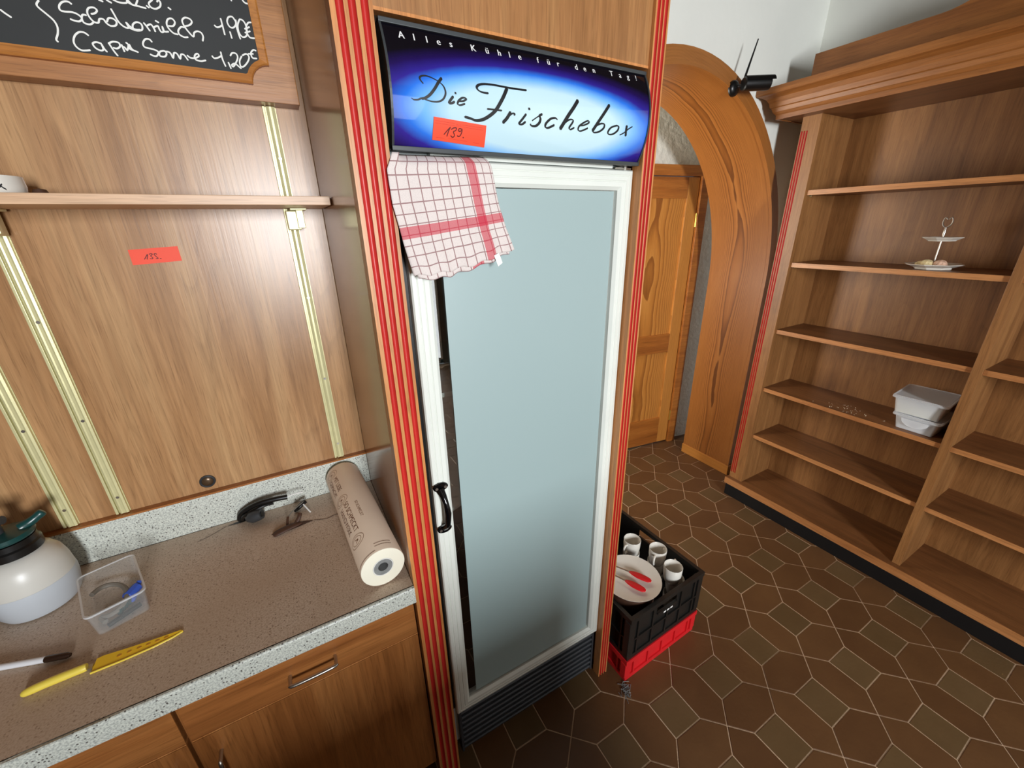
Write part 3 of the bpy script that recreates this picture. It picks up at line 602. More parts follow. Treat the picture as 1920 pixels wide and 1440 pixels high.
frame_member((DX0, DZ0), (DX0, DZ1), (1, 1), (1, -1), False)
frame_member((DX1, DZ0), (DX1, DZ1), (-1, -1), (1, -1), False)
frame_member((DX0, DZ1), (DX1, DZ1), (1, -1), (-1, -1), True)
frame_member((DX0, DZ0), (DX1, DZ0), (1, -1), (1, 1), True)
gx0, gx1, gz0, gz1 = DX0 + FW - 0.002, DX1 - FW + 0.002, DZ0 + FW - 0.002, DZ1 - FW + 0.002
MB().box(gx0, gx1, 0.8505, 0.8545, gz0, gz1).build('glass_pane', 'glass', door)
MB().box(gx0 + 0.030, gx1 - 0.010, 0.8496, 0.8503, gz0 + 0.010, gz1 - 0.004).build('frosted_film', 'frost', door)
MB().box(gx1 - 0.010, gx1, 0.8552, 0.864, gz0, gz1).build('gasket', 'dark', door)
MB().box(gx0, gx1, 0.8552, 0.864, gz1 - 0.0045, gz1).build('gasket', 'dark', door)
# door handle
hb = MB()
hx, hz0, hz1 = 0.2495, 1.008, 1.146
hb.tube([(hx - 0.002, DY - 0.004, hz1 - 0.012), (hx + 0.001, DY - 0.016, hz1 - 0.024), (hx + 0.003, DY - 0.027, hz1 - 0.040), (hx + 0.005, DY - 0.030, (hz0 + hz1) / 2), (hx + 0.003, DY - 0.027, hz0 + 0.034), (hx + 0.001, DY - 0.016, hz0 + 0.020), (hx, DY - 0.004, hz0 + 0.010)], 0.008, 12, radii=[0.011, 0.0085, 0.007, 0.0085, 0.0075, 0.008, 0.010])
han = hb.build('handle', 'blackgloss', door, smooth=True)
for z in (hz1 - 0.004, hz0 + 0.004):
    MB().lathe([(0.0165, -0.0022), (0.0195, 0.0), (0.0195, 0.0035)], (hx, DY - 0.0050, z), 24, 'y', (1.0, 0.62)).build('handle_plate', 'blackgloss', door, smooth=True)
    for dx in (-0.0115, 0.0115):
        if z < 1.1 and dx > 0: continue
        MB().lathe([(0.0038, 0), (0.0036, 0.0018), (0.002, 0.003)][::-1], (hx + dx, DY - 0.0092, z), 12, 'y').build('screw', 'steel', door, smooth=True)
MB().box(0.30, 0.765, 0.852, 0.872, 1.876, 1.884).build('top_rail', 'white_alu', fr)
MB().box(0.77, 0.822, 0.848, 0.872, 1.8745, 1.8785).tube([(0.805, 0.852, 1.873), (0.805, 0.852, 1.8835)], 0.006, 10).tube([(0.772, 0.850, 1.8765), (0.80, 0.850, 1.8825)], 0.0018, 6).build('door_hinge', 'steel', fr)
# bottom grille
MB().box(0.236, 0.820, 0.885, 0.90, 0.02, 0.238).build('grille_back', 'black', fr)
for k in range(8):
    z = 0.026 + k * 0.0265
    MB().prism([(0.856, z), (0.851, z + 0.003), (0.850, z + 0.009), (0.853, z + 0.014), (0.862, z + 0.0155), (0.866, z + 0.002)], 'x', 0.2465, 0.8095).build('grille_slat', 'grille', fr)
for x in (0.238, 0.81):
    MB().box(x, x + 0.008, 0.850, 0.886, 0.018, 0.24).build('grille_end', 'grille', fr)
for x in (0.26, 0.79):
    MB().lathe([(0.016, 0.0), (0.016, 0.02), (0.010, 0.06)], (x, 0.92, 0.0), 12).build('foot', 'black', fr)
# sign light box
SZ0, SZ1, SYB, BOW = 1.885, 2.070, 0.832, 0.028
def sy(z): 
    t = min(1, max(0, (z - SZ0) / (SZ1 - SZ0))); return SYB - BOW * (1 - (2 * t - 1) ** 2)
SX0, SX1 = 0.2215, 0.8265
smt, nt, p = newmat('sign_print')
tc = N(nt, 'ShaderNodeTexCoord'); sp = N(nt, 'ShaderNodeSeparateXYZ'); nt.links.new(tc.outputs['Object'], sp.inputs[0])
ex = mathn(nt, 'DIVIDE', mathn(nt, 'SUBTRACT', sp.outputs[0], 0.530 - 0.525), 0.43)
ez = mathn(nt, 'DIVIDE', mathn(nt, 'SUBTRACT', sp.outputs[2], 1.948), 0.112)
rr = mathn(nt, 'SQRT', mathn(nt, 'ADD', mathn(nt, 'MULTIPLY', ex, ex), mathn(nt, 'MULTIPLY', ez, ez)))
nz = N(nt, 'ShaderNodeTexNoise'); nz.inputs['Scale'].default_value = 40; nt.links.new(tc.outputs['Object'], nz.inputs['Vector'])
rr = mathn(nt, 'ADD', rr, mathn(nt, 'MULTIPLY', mathn(nt, 'SUBTRACT', nz.outputs[0], 0.5), 0.02))
nt.links.new(ramp(nt, rr, [(0.0, lin((206, 232, 236))), (0.46, lin((194, 226, 238))), (0.58, lin((120, 184, 244))), (0.67, lin((44, 116, 224))), (0.75, lin((46, 34, 140))), (0.86, lin((30, 14, 78))), (0.97, lin((12, 10, 18)))]), p.inputs['Base Color'])
p.inputs['Roughness'].default_value = 0.06; p.inputs['Coat Weight'].default_value = 0.4; p.inputs['Coat Roughness'].default_value = 0.02
M['signprint'] = smt
sg = MB().box(SX0 + 0.004, SX1 - 0.004, SYB + 0.004, 0.872, SZ0, SZ1).build('sign_box', 'dark', fr)
MB().grid(lambda u, v: (SX0 + 0.004 + u * (SX1 - SX0 - 0.008), sy(SZ0 + 0.004 + v * (SZ1 - SZ0 - 0.008)), SZ0 + 0.004 + v * (SZ1 - SZ0 - 0.008)), 4, 32).build('sign_panel', smt, sg, smooth=True)
for x in (SX0, SX1 - 0.004):
    zs = [SZ0 + (SZ1 - SZ0) * k / 20 for k in range(21)]
    MB().prism([(0.85, SZ0)] + [(sy(z) - 0.0025, z) for z in zs] + [(0.85, SZ1)], 'x', x, x + 0.004).build('sign_end_cap', 'signframe', sg, tri=True)
MB().box(SX0, SX1, SYB - 0.006, SYB + 0.008, SZ1 - 0.004, SZ1 + 0.003).build('sign_edge', 'signframe', sg, bevel=0.001)
MB().box(SX0, SX1, SYB - 0.006, SYB + 0.008, SZ0 - 0.004, SZ0 + 0.004).build('sign_edge', 'signframe', sg, bevel=0.001)
for idx in ((0, 1), (2, 3), (4,), (5, 6, 7), (8, 9), (10, 11), (12, 13), (14,), (15, 16), (17,), (18, 19), (20,), (21, 22)):
    mb = MB()
    for q, k in enumerate(idx): stroke(mb, SIGN[k][1], SIGN[k][0] * 1.30, lambda x, z: (x, sy(z) - 0.0007, z), nib=-0.45, lift=(0, -1, 0), base=0.0003 * q)
    mb.build('script_letter', 'ink', sg)
for ch, x, z in TAGLINE:
    vs, fs = text_mesh(ch, 0.0155); mb = MB()
    for dx, dy in ((0, 0.0008), (-0.0004, 0.0007), (0.0004, 0.0006)):
        mb.add([(x + v.x + dx, sy(z + v.y) - dy, z + v.y) for v in vs], fs)
    mb.build('small_letter', 'letter', sg)
# lot label stuck on the sign
def label_tag(loc, label, corners, ink, lines, fn, off, thick=0.0006):
    t = thing('lot_label', loc, label, 'label', 'red lot labels')
    mb = MB(); n = 8
    P = [Vector(c) for c in corners]
    def pt(u, v, d):
        q = (P[0] * (1 - u) + P[1] * u) * (1 - v) + (P[3] * (1 - u) + P[2] * u) * v
        return fn(q.x, q.y, d)
    mb.grid(lambda u, v: pt(u, v, off), n, n); mb.grid(lambda u, v: pt(u, v, off - thick), n, n)
    m_ = (n + 1) ** 2
    ed = [i for i in range(n + 1)] + [(n + 1) * k + n for k in range(1, n + 1)] + [(n + 1) * n + k for k in range(n - 1, -1, -1)] + [(n + 1) * k for k in range(n - 1, 0, -1)]
    for i in range(len(ed)):
        a, c = ed[i], ed[(i + 1) % len(ed)]; mb.f.append([a, c, m_ + c, m_ + a])
    mb.build('paper', 'tag', t)
    mb = MB()
    for q, s_ in enumerate(ink): stroke(mb, s_, 0.0018, lambda a, c: fn(a, c, off + 0.0003), lift=(0, -1, 0), base=0.0002 * q)
    mb.build('handwritten_number', 'redink', t)
    if lines:
        mb = MB()
        for s_ in lines: stroke(mb, s_, 0.0005, lambda a, c: fn(a, c, off + 0.0002))
        mb.build('printed_lines', 'redline', t)
    return t
label_tag((0.35, sy(1.915), 1.915), 'red paper label numbered 139 stuck on the blue fridge sign', C139, T139, T139B, lambda x, z, d: (x, sy(z) - d, z), 0.0018)
label_tag((-0.265, 1.385, 1.698), 'red paper label numbered 135 stuck on the wood panelling under the wall shelf', C135, T135, [], lambda x, z, d: (x, 1.386 - d, z), 0.0010)

# tea towel hanging over the fridge door
tmt, nt, p = newmat('tea_towel_weave')
tc = N(nt, 'ShaderNodeTexCoord'); sp = N(nt, 'ShaderNodeSeparateXYZ'); nt.links.new(tc.outputs['UV'], sp.inputs[0])
U, V = sp.outputs[0], sp.outputs[1]
def band(x, a, b2): return mathn(nt, 'MULTIPLY', mathn(nt, 'GREATER_THAN', x, a), mathn(nt, 'LESS_THAN', x, b2))
def grid_line(x, n, ph, w_): return mathn(nt, 'LESS_THAN', mathn(nt, 'FRACT', mathn(nt, 'ADD', mathn(nt, 'MULTIPLY', x, n), ph)), w_)
gl = mathn(nt, 'MAXIMUM', grid_line(U, 11.0, 0.35, 0.10), grid_line(V, 10.5, 0.4, 0.10))
c = mixc(nt, mathn(nt, 'MULTIPLY', gl, 0.72), lin((222, 211, 206)), lin((120, 50, 58)))
c = mixc(nt, mathn(nt, 'MULTIPLY', band(U, 0.715, 0.815), 0.72), c, lin((196, 30, 62)))
c = mixc(nt, mathn(nt, 'MULTIPLY', band(V, 0.555, 0.665), 0.72), c, lin((196, 30, 62)))
wv = N(nt, 'ShaderNodeTexNoise'); wv.inputs['Scale'].default_value = 700; nt.links.new(tc.outputs['Object'], wv.inputs['Vector'])
c = mixc(nt, 0.3, c, ramp(nt, wv.outputs[0], [(0.35, (0.75, 0.75, 0.75, 1)), (0.65, (1.1, 1.1, 1.1, 1))]), 'MULTIPLY')
nt.links.new(c, p.inputs['Base Color']); p.inputs['Roughness'].default_value = 0.95
M['towel'] = tmt
def lerp(pts, t):
    for (a, va), (b2, vb) in zip(pts, pts[1:]):
        if t <= b2: 
            s_ = (t - a) / (b2 - a); return tuple(x + (y - x) * s_ for x, y in zip(va, vb))
    return pts[-1][1]
T_L = [(0, (0.2165, 1.876)), (0.12, (0.2030, 1.848)), (0.35, (0.2055, 1.79)), (0.7, (0.218, 1.722)), (1, (0.232, 1.661))]
T_R = [(0, (0.404, 1.880)), (0.15, (0.412, 1.850)), (0.45, (0.426, 1.793)), (0.75, (0.440, 1.745)), (1, (0.459, 1.703))]
def towel(u, v, back=0.0):
    a, c2 = lerp(T_L, v), lerp(T_R, v)
    x = a[0] + (c2[0] - a[0]) * u; z = a[1] + (c2[1] - a[1]) * u
    if v > 0.8: z += -0.010 * math.sin(u * math.pi) * (v - 0.8) / 0.2 + 0.0025 * math.sin(u * 31) * (v - 0.8) / 0.2
    x += 0.006 * math.sin(v * 3.0 + 0.6) * math.sin(u * math.pi)
    y = 0.8075 + 0.0032 * math.sin(u * 13 + v * 2.2) * (0.3 + v) + 0.002 * math.sin(u * 27 - v * 3.5) * v + 0.0015 * math.sin(v * 9 + u * 4)
    y = min(y, 0.8135)
    if v < 0.10: y += (0.0265 if u > 0.08 else 0.006) * (1 - v / 0.10) ** 2
    return (x, y + back, z)
tw = thing('tea_towel', (0.33, 0.812, 1.66), 'white and red checked tea towel hanging from the top of the fridge door', 'towel')
mb = MB().grid(lambda u, v: towel(u, v), 60, 60); o = mb.build('cloth', 'towel', tw, smooth=True)
sm = o.modifiers.new('thickness', 'SOLIDIFY'); sm.thickness = 0.0012; sm.offset = -1
def tback(u, v):
    x, y, z = towel(u * 0.92 + 0.04, 0.72 + 0.28 * v, 0.0); return (x + 0.004 * math.sin(u * 9), y + 0.0055 if x > 0.214 else y + 0.0018, z - 0.008 * v - 0.003 * math.sin(u * 5))
mb = MB().grid(tback, 40, 14); mb.uv = {k: (q[0] * 0.92 + 0.17, 0.93 - 0.20 * q[1]) for k, q in mb.uv.items()}
o = mb.build('folded_layer', 'towel', tw, smooth=True); sm = o.modifiers.new('thickness', 'SOLIDIFY'); sm.thickness = 0.001; sm.offset = -1
lx, ly, lz = towel(0.80, 1.0)
MB().prism([(lx - 0.006, lz + 0.004), (lx + 0.006, lz + 0.009), (lx + 0.014, lz - 0.012), (lx + 0.003, lz - 0.019)], 'y', ly - 0.0030, ly - 0.0022).build('care_label', 'white', tw)

# ------------------------------------------------------------------ worktop, cabinets, menu board, wall shelf
CZ = 0.884
wt = thing('worktop', (-0.85, 1.10, 0.845), 'grey speckled laminate worktop carrying the paper roll and the sprayer', 'worktop')
XL = -1.75
def topz(x, y):
    """laminate lifted and swollen around the cable hole"""
    d = math.hypot((x + 0.13) / 0.16, (y - 1.255) / 0.085); return CZ + 0.007 * math.exp(-d * d * 1.2)
mb = MB().box(XL, 0.1465, 0.822, 1.3635, 0.846, CZ - 0.0105)
mb.grid(lambda u, v: (-0.62 + u * 0.766, 0.823 + v * 0.54, topz(-0.62 + u * 0.766, 0.823 + v * 0.54)), 70, 50)
mb.box(XL, -0.62, 0.823, 1.363, CZ - 0.012, CZ)
mb.uv = {}
mb.build('slab', 'ctop', wt, smooth=True)
# front edge strip, its top corner chipped near the left
ch = [(-0.60, 0.0), (-0.56, 0.003), (-0.52, 0.0045), (-0.47, 0.005), (-0.44, 0.002), (-0.425, 0.0)]
ptsx = [XL, -0.60] + [c_[0] for c_ in ch[1:]] + [0.1465]
def cd_(x):
    for (a, da), (b2, db) in zip(ch, ch[1:]):
        if a <= x <= b2: return da + (db - da) * (x - a) / (b2 - a)
    return 0.0
mb = MB(); rings = []
for x in ptsx:
    c0 = cd_(x); rings.append([(x, 0.8115, 0.8345), (x, 0.8115, CZ - 0.004), (x, 0.8130, CZ - 0.001), (x, 0.8155 , CZ + 0.0004 ), (x, 0.8260 - 0.006 + c0 * 1.4, CZ + 0.0004 - c0 * 0.6), (x, 0.8262, CZ - 0.012), (x, 0.8262, 0.8345)])
n = len(rings[0]); fs = [list(range(n))[::-1], list(range((len(rings) - 1) * n, len(rings) * n))]
for i in range(len(rings) - 1): fs += [(i * n + k, i * n + (k + 1) % n, (i + 1) * n + (k + 1) % n, (i + 1) * n + k) for k in range(n)]
mb.add(sum(rings, []), fs); mb.build('front_edge', 'cedge', wt)
us = thing('upstand', (-0.8, 1.375, CZ), 'pale speckled upstand strip between the worktop and the wood panelling', 'upstand')
MB().box(XL, 0.1465, 1.3640, 1.3858, CZ + 0.0005, 0.998).build('strip', 'cedge', us, bevel=0.0015)
MB().box(XL, 0.1465, 1.3640, 1.3850, 0.998, 1.0035).build('wooden_cap', 'cab_x', us)
# hole torn into the laminate and the crack running out of it
def fl_(pts, dz=0.0012): return [(x, y, topz(x, y) + dz) for x, y in pts]
hl = [(-0.300, 1.342), (-0.262, 1.337), (-0.215, 1.341), (-0.190, 1.350), (-0.215, 1.357), (-0.255, 1.353)]
mb = MB(); mb.add(fl_(hl), [list(range(len(hl)))]); mb.build('torn_hole', 'black', wt)
hl = [(-0.176, 1.218), (-0.15, 1.208), (-0.10, 1.216), (-0.055, 1.226), (-0.085, 1.236), (-0.12, 1.236), (-0.15, 1.232)]
mb = MB(); mb.add(fl_(hl), [list(range(len(hl)))]); mb.build('torn_hole', 'brown', wt)
mb = MB()
stroke(mb, [(-0.055, 1.226), (-0.02, 1.215), (0.01, 1.222), (0.04, 1.205)], 0.0022, lambda a, c2: (a, c2, topz(a, c2) + 0.0012))
stroke(mb, [(-0.30, 1.342), (-0.34, 1.318), (-0.37, 1.306)], 0.0018, lambda a, c2: (a, c2, topz(a, c2) + 0.0012))
mb.build('crack', 'brown', wt)

def cabinet(x0, x1, label, mirror):
    c_ = thing('base_cabinet', ((x0 + x1) / 2, 1.09, 0), label, 'cabinet', 'base cabinets under the worktop')
    b_ = MB().box(x0, x0 + 0.018, 0.853, 1.36, 0.09, 0.8455).box(x1 - 0.018, x1, 0.853, 1.36, 0.09, 0.8455).box(x0 + 0.018, x1 - 0.018, 0.853, 1.36, 0.09, 0.108).box(x0 + 0.018, x1 - 0.018, 1.345, 1.36, 0.108, 0.8455).box(x0 + 0.018, x1 - 0.018, 0.856, 0.88, 0.685, 0.70)
    b_.build('body', 'cab', c_)
    MB().box(x0, x1, 0.90, 0.92, 0, 0.0895).build('plinth', 'plinth', c_)
    dr = MB().box(x0 + 0.003, x1 - 0.003, 0.834, 0.8525, 0.700, 0.832).build('drawer_front', 'cab_x', c_, bevel=0.0015)
    MB().box(x0 + 0.003, x1 - 0.003, 0.8332, 0.8525, 0.6965, 0.6995).build('drawer_edge', 'post', dr)
    dd = MB().box(x0 + 0.003, x1 - 0.003, 0.834, 0.8525, 0.095, 0.693).build('cabinet_door', 'cab', c_, bevel=0.0015)
    cx = (x0 + x1) / 2 if not mirror else (x0 + x1) / 2
    def bow(p, q, par):
        P, Q = Vector(p), Vector(q); o_ = Vector((0, -0.030, 0)); t_ = (Q - P).normalized()
        pts = [P, P + o_ * 0.75, P + o_ + t_ * 0.008, Q + o_ - t_ * 0.008, Q + o_ * 0.75, Q]
        return MB().tube(smooth_line(pts, 4), 0.0042, 10).build('handle', 'steel', par, smooth=True)
    bow((cx - 0.050, 0.834, 0.757), (cx + 0.050, 0.834, 0.757), dr)
    hx_ = x0 + 0.042 if not mirror else x1 - 0.042
    bow((hx_, 0.834, 0.53), (hx_, 0.834, 0.63), dd)
    return c_
cabinet(-0.374, 0.145, 'wooden base cabinet with a steel drawer handle, next to the fridge surround', False)
cabinet(-1.05, -0.378, 'wooden base cabinet at the left end, only its top corner in view', True)

# menu board on its fascia
fa = MB().box(-1.9, 0.132, 1.337, 1.3855, 2.050, 2.60).build('menu_fascia', 'panel_x', loc=(-0.85, 1.36, 2.05), bevel=0.002)
tag(fa, 'horizontal-grained wooden fascia panel above the wall shelf, carrying the menu board', 'panel')
mn = thing('menu_board', (-0.45, 1.336, 2.08), 'black chalk menu board with prices in an orange wooden frame with notched corners', 'menu board')
MX0, MX1, MZ0, MZ1, NR = -1.10, 0.078, 2.082, 2.56, 0.042
def notched(ins, r):
    x0, x1, z0, z1 = MX0 + ins, MX1 - ins, MZ0 + ins, MZ1 - ins; out = []
    for cx, cz, a0 in ((MX1, MZ0, 180), (MX1, MZ1, 270), (MX0, MZ1, 0), (MX0, MZ0, 90)):
        for k in range(9):
            a = math.radians(a0 - 90 * k / 8)
            px = min(max(cx + r * math.cos(a), x0), x1); pz = min(max(cz + r * math.sin(a), z0), z1); out.append((px, pz))
    return out
A, B = notched(0, NR), notched(0.019, NR + 0.012)
n = len(A); mb = MB()
lay = [(A, 1.3368), (A, 1.326), ([(a[0] * 0.8 + b2[0] * 0.2, a[1] * 0.8 + b2[1] * 0.2) for a, b2 in zip(A, B)], 1.3235), (B, 1.326), (B, 1.3368)]
for P_, y in lay: mb.v += [Vector((q[0], y, q[1])) for q in P_]
for r_ in range(5):
    for i in range(n):
        a, c2 = r_ * n, ((r_ + 1) % 5) * n; mb.f.append([a + i, a + (i + 1) % n, c2 + (i + 1) % n, c2 + i])
mb.build('board_frame', 'orange_frame', mn)
MB().prism(B, 'y', 1.3325, 1.3366).build('slate', 'slate', mn, tri=True)
def chalk_word(idx):
    mb = MB()
    for q, k in enumerate(idx): stroke(mb, CHALK[k], 0.0031, lambda x, z: (x, 1.3318, z), lift=(0, -1, 0), base=0.0003 * (q % 4))
    return mb.build('chalk_word', 'chalk', mn)
NA = 16     # strokes before this index are on the left half of the board
for idx in ((0,), (1,), (2, 3, 4, 5) + tuple(NA + k for k in range(8)), (6, 7, 8) + tuple(NA + k for k in (16, 17, 18, 19, 20)), (9, 10, 11, 12, 13, 14, 15, NA + 23), tuple(NA + k for k in (8, 9, 10, 11, 12, 13, 14, 15)), tuple(NA + k for k in (21, 22)), tuple(NA + k for k in (24, 25, 26, 27)), tuple(NA + k for k in range(28, len(CHALK) - NA))):
    chalk_word(idx)

# rails and wall shelf
def rail(x, label):
    r_ = thing('shelf_rail', (x + 0.014, 1.386, 1.005), label, 'rail', 'slotted shelf rails')
    MB().box(x, x + 0.031, 1.3835, 1.3858, 1.006, 2.049).build('back_plate', 'brass', r_)
    MB().box(x, x + 0.006, 1.3755, 1.3834, 1.006, 2.049).build('lip', 'brass', r_, bevel=0.001)
    MB().prism([(x + 0.0095, 1.3834), (x + 0.0095, 1.3760), (x + 0.013, 1.3745), (x + 0.016, 1.3755), (x + 0.021, 1.3755), (x + 0.024, 1.3745), (x + 0.029, 1.3760), (x + 0.029, 1.3834)], 'z', 1.006, 2.049).build('channel', 'brass', r_, tri=True)
    for z in (1.06, 1.30, 1.56, 1.93):
        MB().lathe([(0.0038, 0), (0.0036, 0.0016), (0.0015, 0.0022)][::-1], (x + 0.0185, 1.3732, z), 12, 'y').build('screw', 'steel', r_, smooth=True)
rail(-0.6475, 'pale brass shelf rail at the far left, behind the garden sprayer')
rail(-0.5380, 'pale brass shelf rail left of the red 135 label')
rail(0.0450, 'pale brass shelf rail holding the shelf bracket beside the fridge surround')
ws = thing('wall_shelf', (-0.8, 1.27, 1.81), 'narrow wooden wall shelf above the worktop, carried by brass brackets', 'shelf')
MB().box(-1.75, 0.1435, 1.158, 1.3725, 1.806, 1.8255).build('shelf_board', 'shelf_x', ws, bevel=0.0012)
for x in (0.050, -0.533):
    MB().box(x - 0.002, x + 0.031, 1.330, 1.3735, 1.752, 1.800).build('bracket', 'brass', ws, bevel=0.002)
    MB().box(x + 0.022, x + 0.040, 1.318, 1.3300, 1.756, 1.8055).build('bracket_clip', 'brass', ws, bevel=0.0015)
    MB().box(x + 0.008, x + 0.048, 1.300, 1.3600, 1.8005, 1.8058).build('bracket_arm', 'brass', ws, bevel=0.0015)
# white pot with a small dark motif on the shelf, cut by the left edge
pt = thing('ceramic_dish', (-0.46, 1.275, 1.8256), 'white dish with a small dark motif on the left of the wall shelf', 'dish')
MB().lathe([(0.036, 0), (0.042, 0.002), (0.045, 0.018), (0.044, 0.036), (0.041, 0.0365), (0.038, 0.006), (0.002, 0.005)], (-0.458, 1.275, 1.8256), 32).build('bowl', 'porcelain', pt, smooth=True)
mb = MB()
ac = lambda s_, z: (-0.458 + 0.0454 * math.sin(s_), 1.275 - 0.0454 * math.cos(s_), z)
for s_ in ([(0.40, 1.841), (0.50, 1.843), (0.58, 1.840)], [(0.52, 1.842), (0.60, 1.845)], [(0.56, 1.840), (0.66, 1.836)], [(0.42, 1.843), (0.48, 1.840), (0.54, 1.8415)]): stroke(mb, s_, 0.003, ac)
mb.build('motif', 'ink', pt)
lf = MB(); 
for k, (a, r_, h) in enumerate(((0.3, 0.016, 0.030), (1.5, 0.02, 0.036), (2.7, 0.018, 0.026), (4.0, 0.02, 0.034), (5.2, 0.017, 0.028))):
    x, y = -0.458 + 0.018 * math.cos(a), 1.275 + 0.018 * math.sin(a)
    lf.tube(smooth_line([(x, y, 1.832), (x + 0.008 * math.cos(a), y + 0.008 * math.sin(a), 1.832 + h * 0.6), (x + 0.02 * math.cos(a + 0.5), y + 0.02 * math.sin(a + 0.5), 1.832 + h)], 4), 0.004, 6, flat=0.4)
lf.build('dried_filling', 'brown', pt, smooth=True)
co = MB().lathe([(0.0005, 0), (0.010, 0.002), (0.0125, 0.008), (0.010, 0.014), (0.0005, 0.0165)], (-0.398, 1.285, 1.8256), 18).build('chestnut', 'brown', loc=(-0.398, 1.285, 1.8256), smooth=True)
tag(co, 'small dark brown round nut beside the white dish on the wall shelf', 'nut')
# cable grommet in the panel
gr = thing('cable_grommet', (-0.317, 1.386, 1.035), 'round dark cable grommet in the wood panelling just above the upstand', 'grommet')
MB().lathe([(0.0210, 0.0), (0.0205, -0.0035), (0.0175, -0.0055), (0.0150, -0.0035), (0.0150, 0.0)], (-0.317, 1.3858, 1.035), 32, 'y').build('ring', 'dark', gr, smooth=True)
MB().lathe([(0.0149, 0.0), (0.0148, -0.0030), (0.0120, -0.0055), (0.0050, -0.0068), (0.0005, -0.0070)], (-0.317, 1.3858, 1.035), 28, 'y').build('cap', 'bronze', gr, smooth=True)

# cables in the torn worktop
cb = thing('power_cable', (-0.25, 1.345, CZ), 'black power cable with a plug curving out of the hole in the worktop', 'cable')
MB().tube(smooth_line([(-0.262, 1.346, 0.8935), (-0.256, 1.344, 0.912), (-0.232, 1.336, 0.930), (-0.195, 1.326, 0.944), (-0.150, 1.320, 0.946), (-0.118, 1.318, 0.943)], 6), 0.0082, 10).build('cable', 'black', cb, smooth=True)
MB().tube(smooth_line([(-0.255, 1.340, 0.893), (-0.245, 1.330, 0.912), (-0.215, 1.322, 0.925), (-0.185, 1.325, 0.932), (-0.160, 1.322, 0.934)], 6), 0.0055, 8).build('second_cable', 'black', cb, smooth=True)
MB().tube([(-0.238, 1.322, 0.9005), (-0.226, 1.318, 0.9065), (-0.208, 1.312, 0.912), (-0.196, 1.308, 0.915)], 0.012, 14, radii=[0.010, 0.0185, 0.0185, 0.016]).build('plug', 'dark', cb, smooth=True)
MB().tube([(-0.196, 1.308, 0.915), (-0.1945, 1.3075, 0.9153)], 0.009, 14).build('plug_face', 'black', cb)
MB().tube([(-0.238, 1.328, 0.903), (-0.231, 1.322, 0.918)], 0.003, 8).build('cable_tie', 'white', cb, smooth=True)
MB().tube(smooth_line([(-0.118, 1.318, 0.943), (-0.098, 1.318, 0.946), (-0.072, 1.322, 0.942)], 4), 0.0022, 6).build('bare_wire', 'white', cb, smooth=True)
cb2 = thing('cable_socket', (-0.085, 1.30, CZ), 'small black cable coupling with a white pin beside the paper roll', 'connector')
MB().tube([(-0.108, 1.300, 0.893), (-0.096, 1.304, 0.899), (-0.080, 1.312, 0.906), (-0.070, 1.316, 0.909)], 0.01, 12, radii=[0.004, 0.0085, 0.0095, 0.007], flat=0.8).build('housing', 'black', cb2, smooth=True)
MB().tube([(-0.078, 1.300, 0.909), (-0.062, 1.270, 0.893)], 0.0024, 8).build('pin', 'white', cb2, smooth=True)
MB().tube(smooth_line([(-0.075, 1.312, 0.912), (-0.100, 1.292, 0.910), (-0.120, 1.272, 0.905), (-0.126, 1.262, 0.900)], 4), 0.0018, 6).build('lead', 'greycable', cb2, smooth=True)
cb3 = thing('cable_stub', (-0.12, 1.225, CZ), 'brown cut cable stub poking out of the torn laminate', 'cable')
MB().tube(smooth_line([(-0.132, 1.222, 0.894), (-0.131, 1.238, 0.893), (-0.128, 1.252, 0.9005), (-0.1255, 1.262, 0.905)], 4), 0.0035, 8).build('stub', 'brown', cb3, smooth=True)
MB().tube(smooth_line([(-0.115, 1.222, 0.896), (-0.105, 1.232, 0.896), (-0.094, 1.238, 0.909), (-0.090, 1.246, 0.916)], 4), 0.006, 8, radii=None).build('split_end', 'brown', cb3, smooth=True)
mb = MB().tube(smooth_line([(-0.170, 1.212, 0.8905), (-0.15, 1.215, 0.894), (-0.12, 1.222, 0.8955), (-0.09, 1.227, 0.8945)], 4), 0.010, 12, radii=[0.006, 0.010, 0.012, 0.0125, 0.013, 0.013, 0.013, 0.0125, 0.012, 0.0115, 0.010, 0.008, 0.005], flat=0.5); mb.build('peeled_flap', 'brown', cb3, smooth=True)

# roll of wrapping paper
RR = 0.056
ra, rb = Vector((0.0865, 0.862, CZ + RR + 0.0024)), Vector((0.058, 1.345, CZ + RR + 0.0024))
ax = (rb - ra).normalized(); sidev = Vector((ax.y, -ax.x, 0)).normalized(); RL = (rb - ra).length
def onroll(s_, th, r=RR): return ra + ax * s_ + sidev * (r * math.sin(th)) + Vector((0, 0, r * math.cos(th)))
rl = thing('paper_roll', (ra.x, 1.10, CZ), 'roll of printed brown wrapping paper leaning against the fridge surround', 'paper roll')
mb = MB(); n = 56
prf = [(0.0, 0.0145), (0.0, RR - 0.0008), (0.0012, RR), (RL - 0.001, RR), (RL, RR - 0.001), (RL, 0.0145)]
for s_, r_ in prf[1:5]:
    mb.v += [onroll(s_, 2 * math.pi * k / n, r_) for k in range(n)]
for i in range(3):
    for k in range(n): mb.f.append([i * n + k, i * n + (k + 1) % n, (i + 1) * n + (k + 1) % n, (i + 1) * n + k])
mb.build('paper_wrap', 'paper', rl, smooth=True)
def ringface(s0, s1, r0_, r1_, name, mat):
    mb = MB()
    for s_, r_ in ((s0, r0_), (s0, r1_), (s1, r1_), (s1, r0_)): mb.v += [onroll(s_, 2 * math.pi * k / n, r_) for k in range(n)]
    for i in range(4):
        for k in range(n): mb.f.append([i * n + k, i * n + (k + 1) % n, ((i + 1) % 4) * n + (k + 1) % n, ((i + 1) % 4) * n + k])
    return mb.build(name, mat, rl, smooth=True)
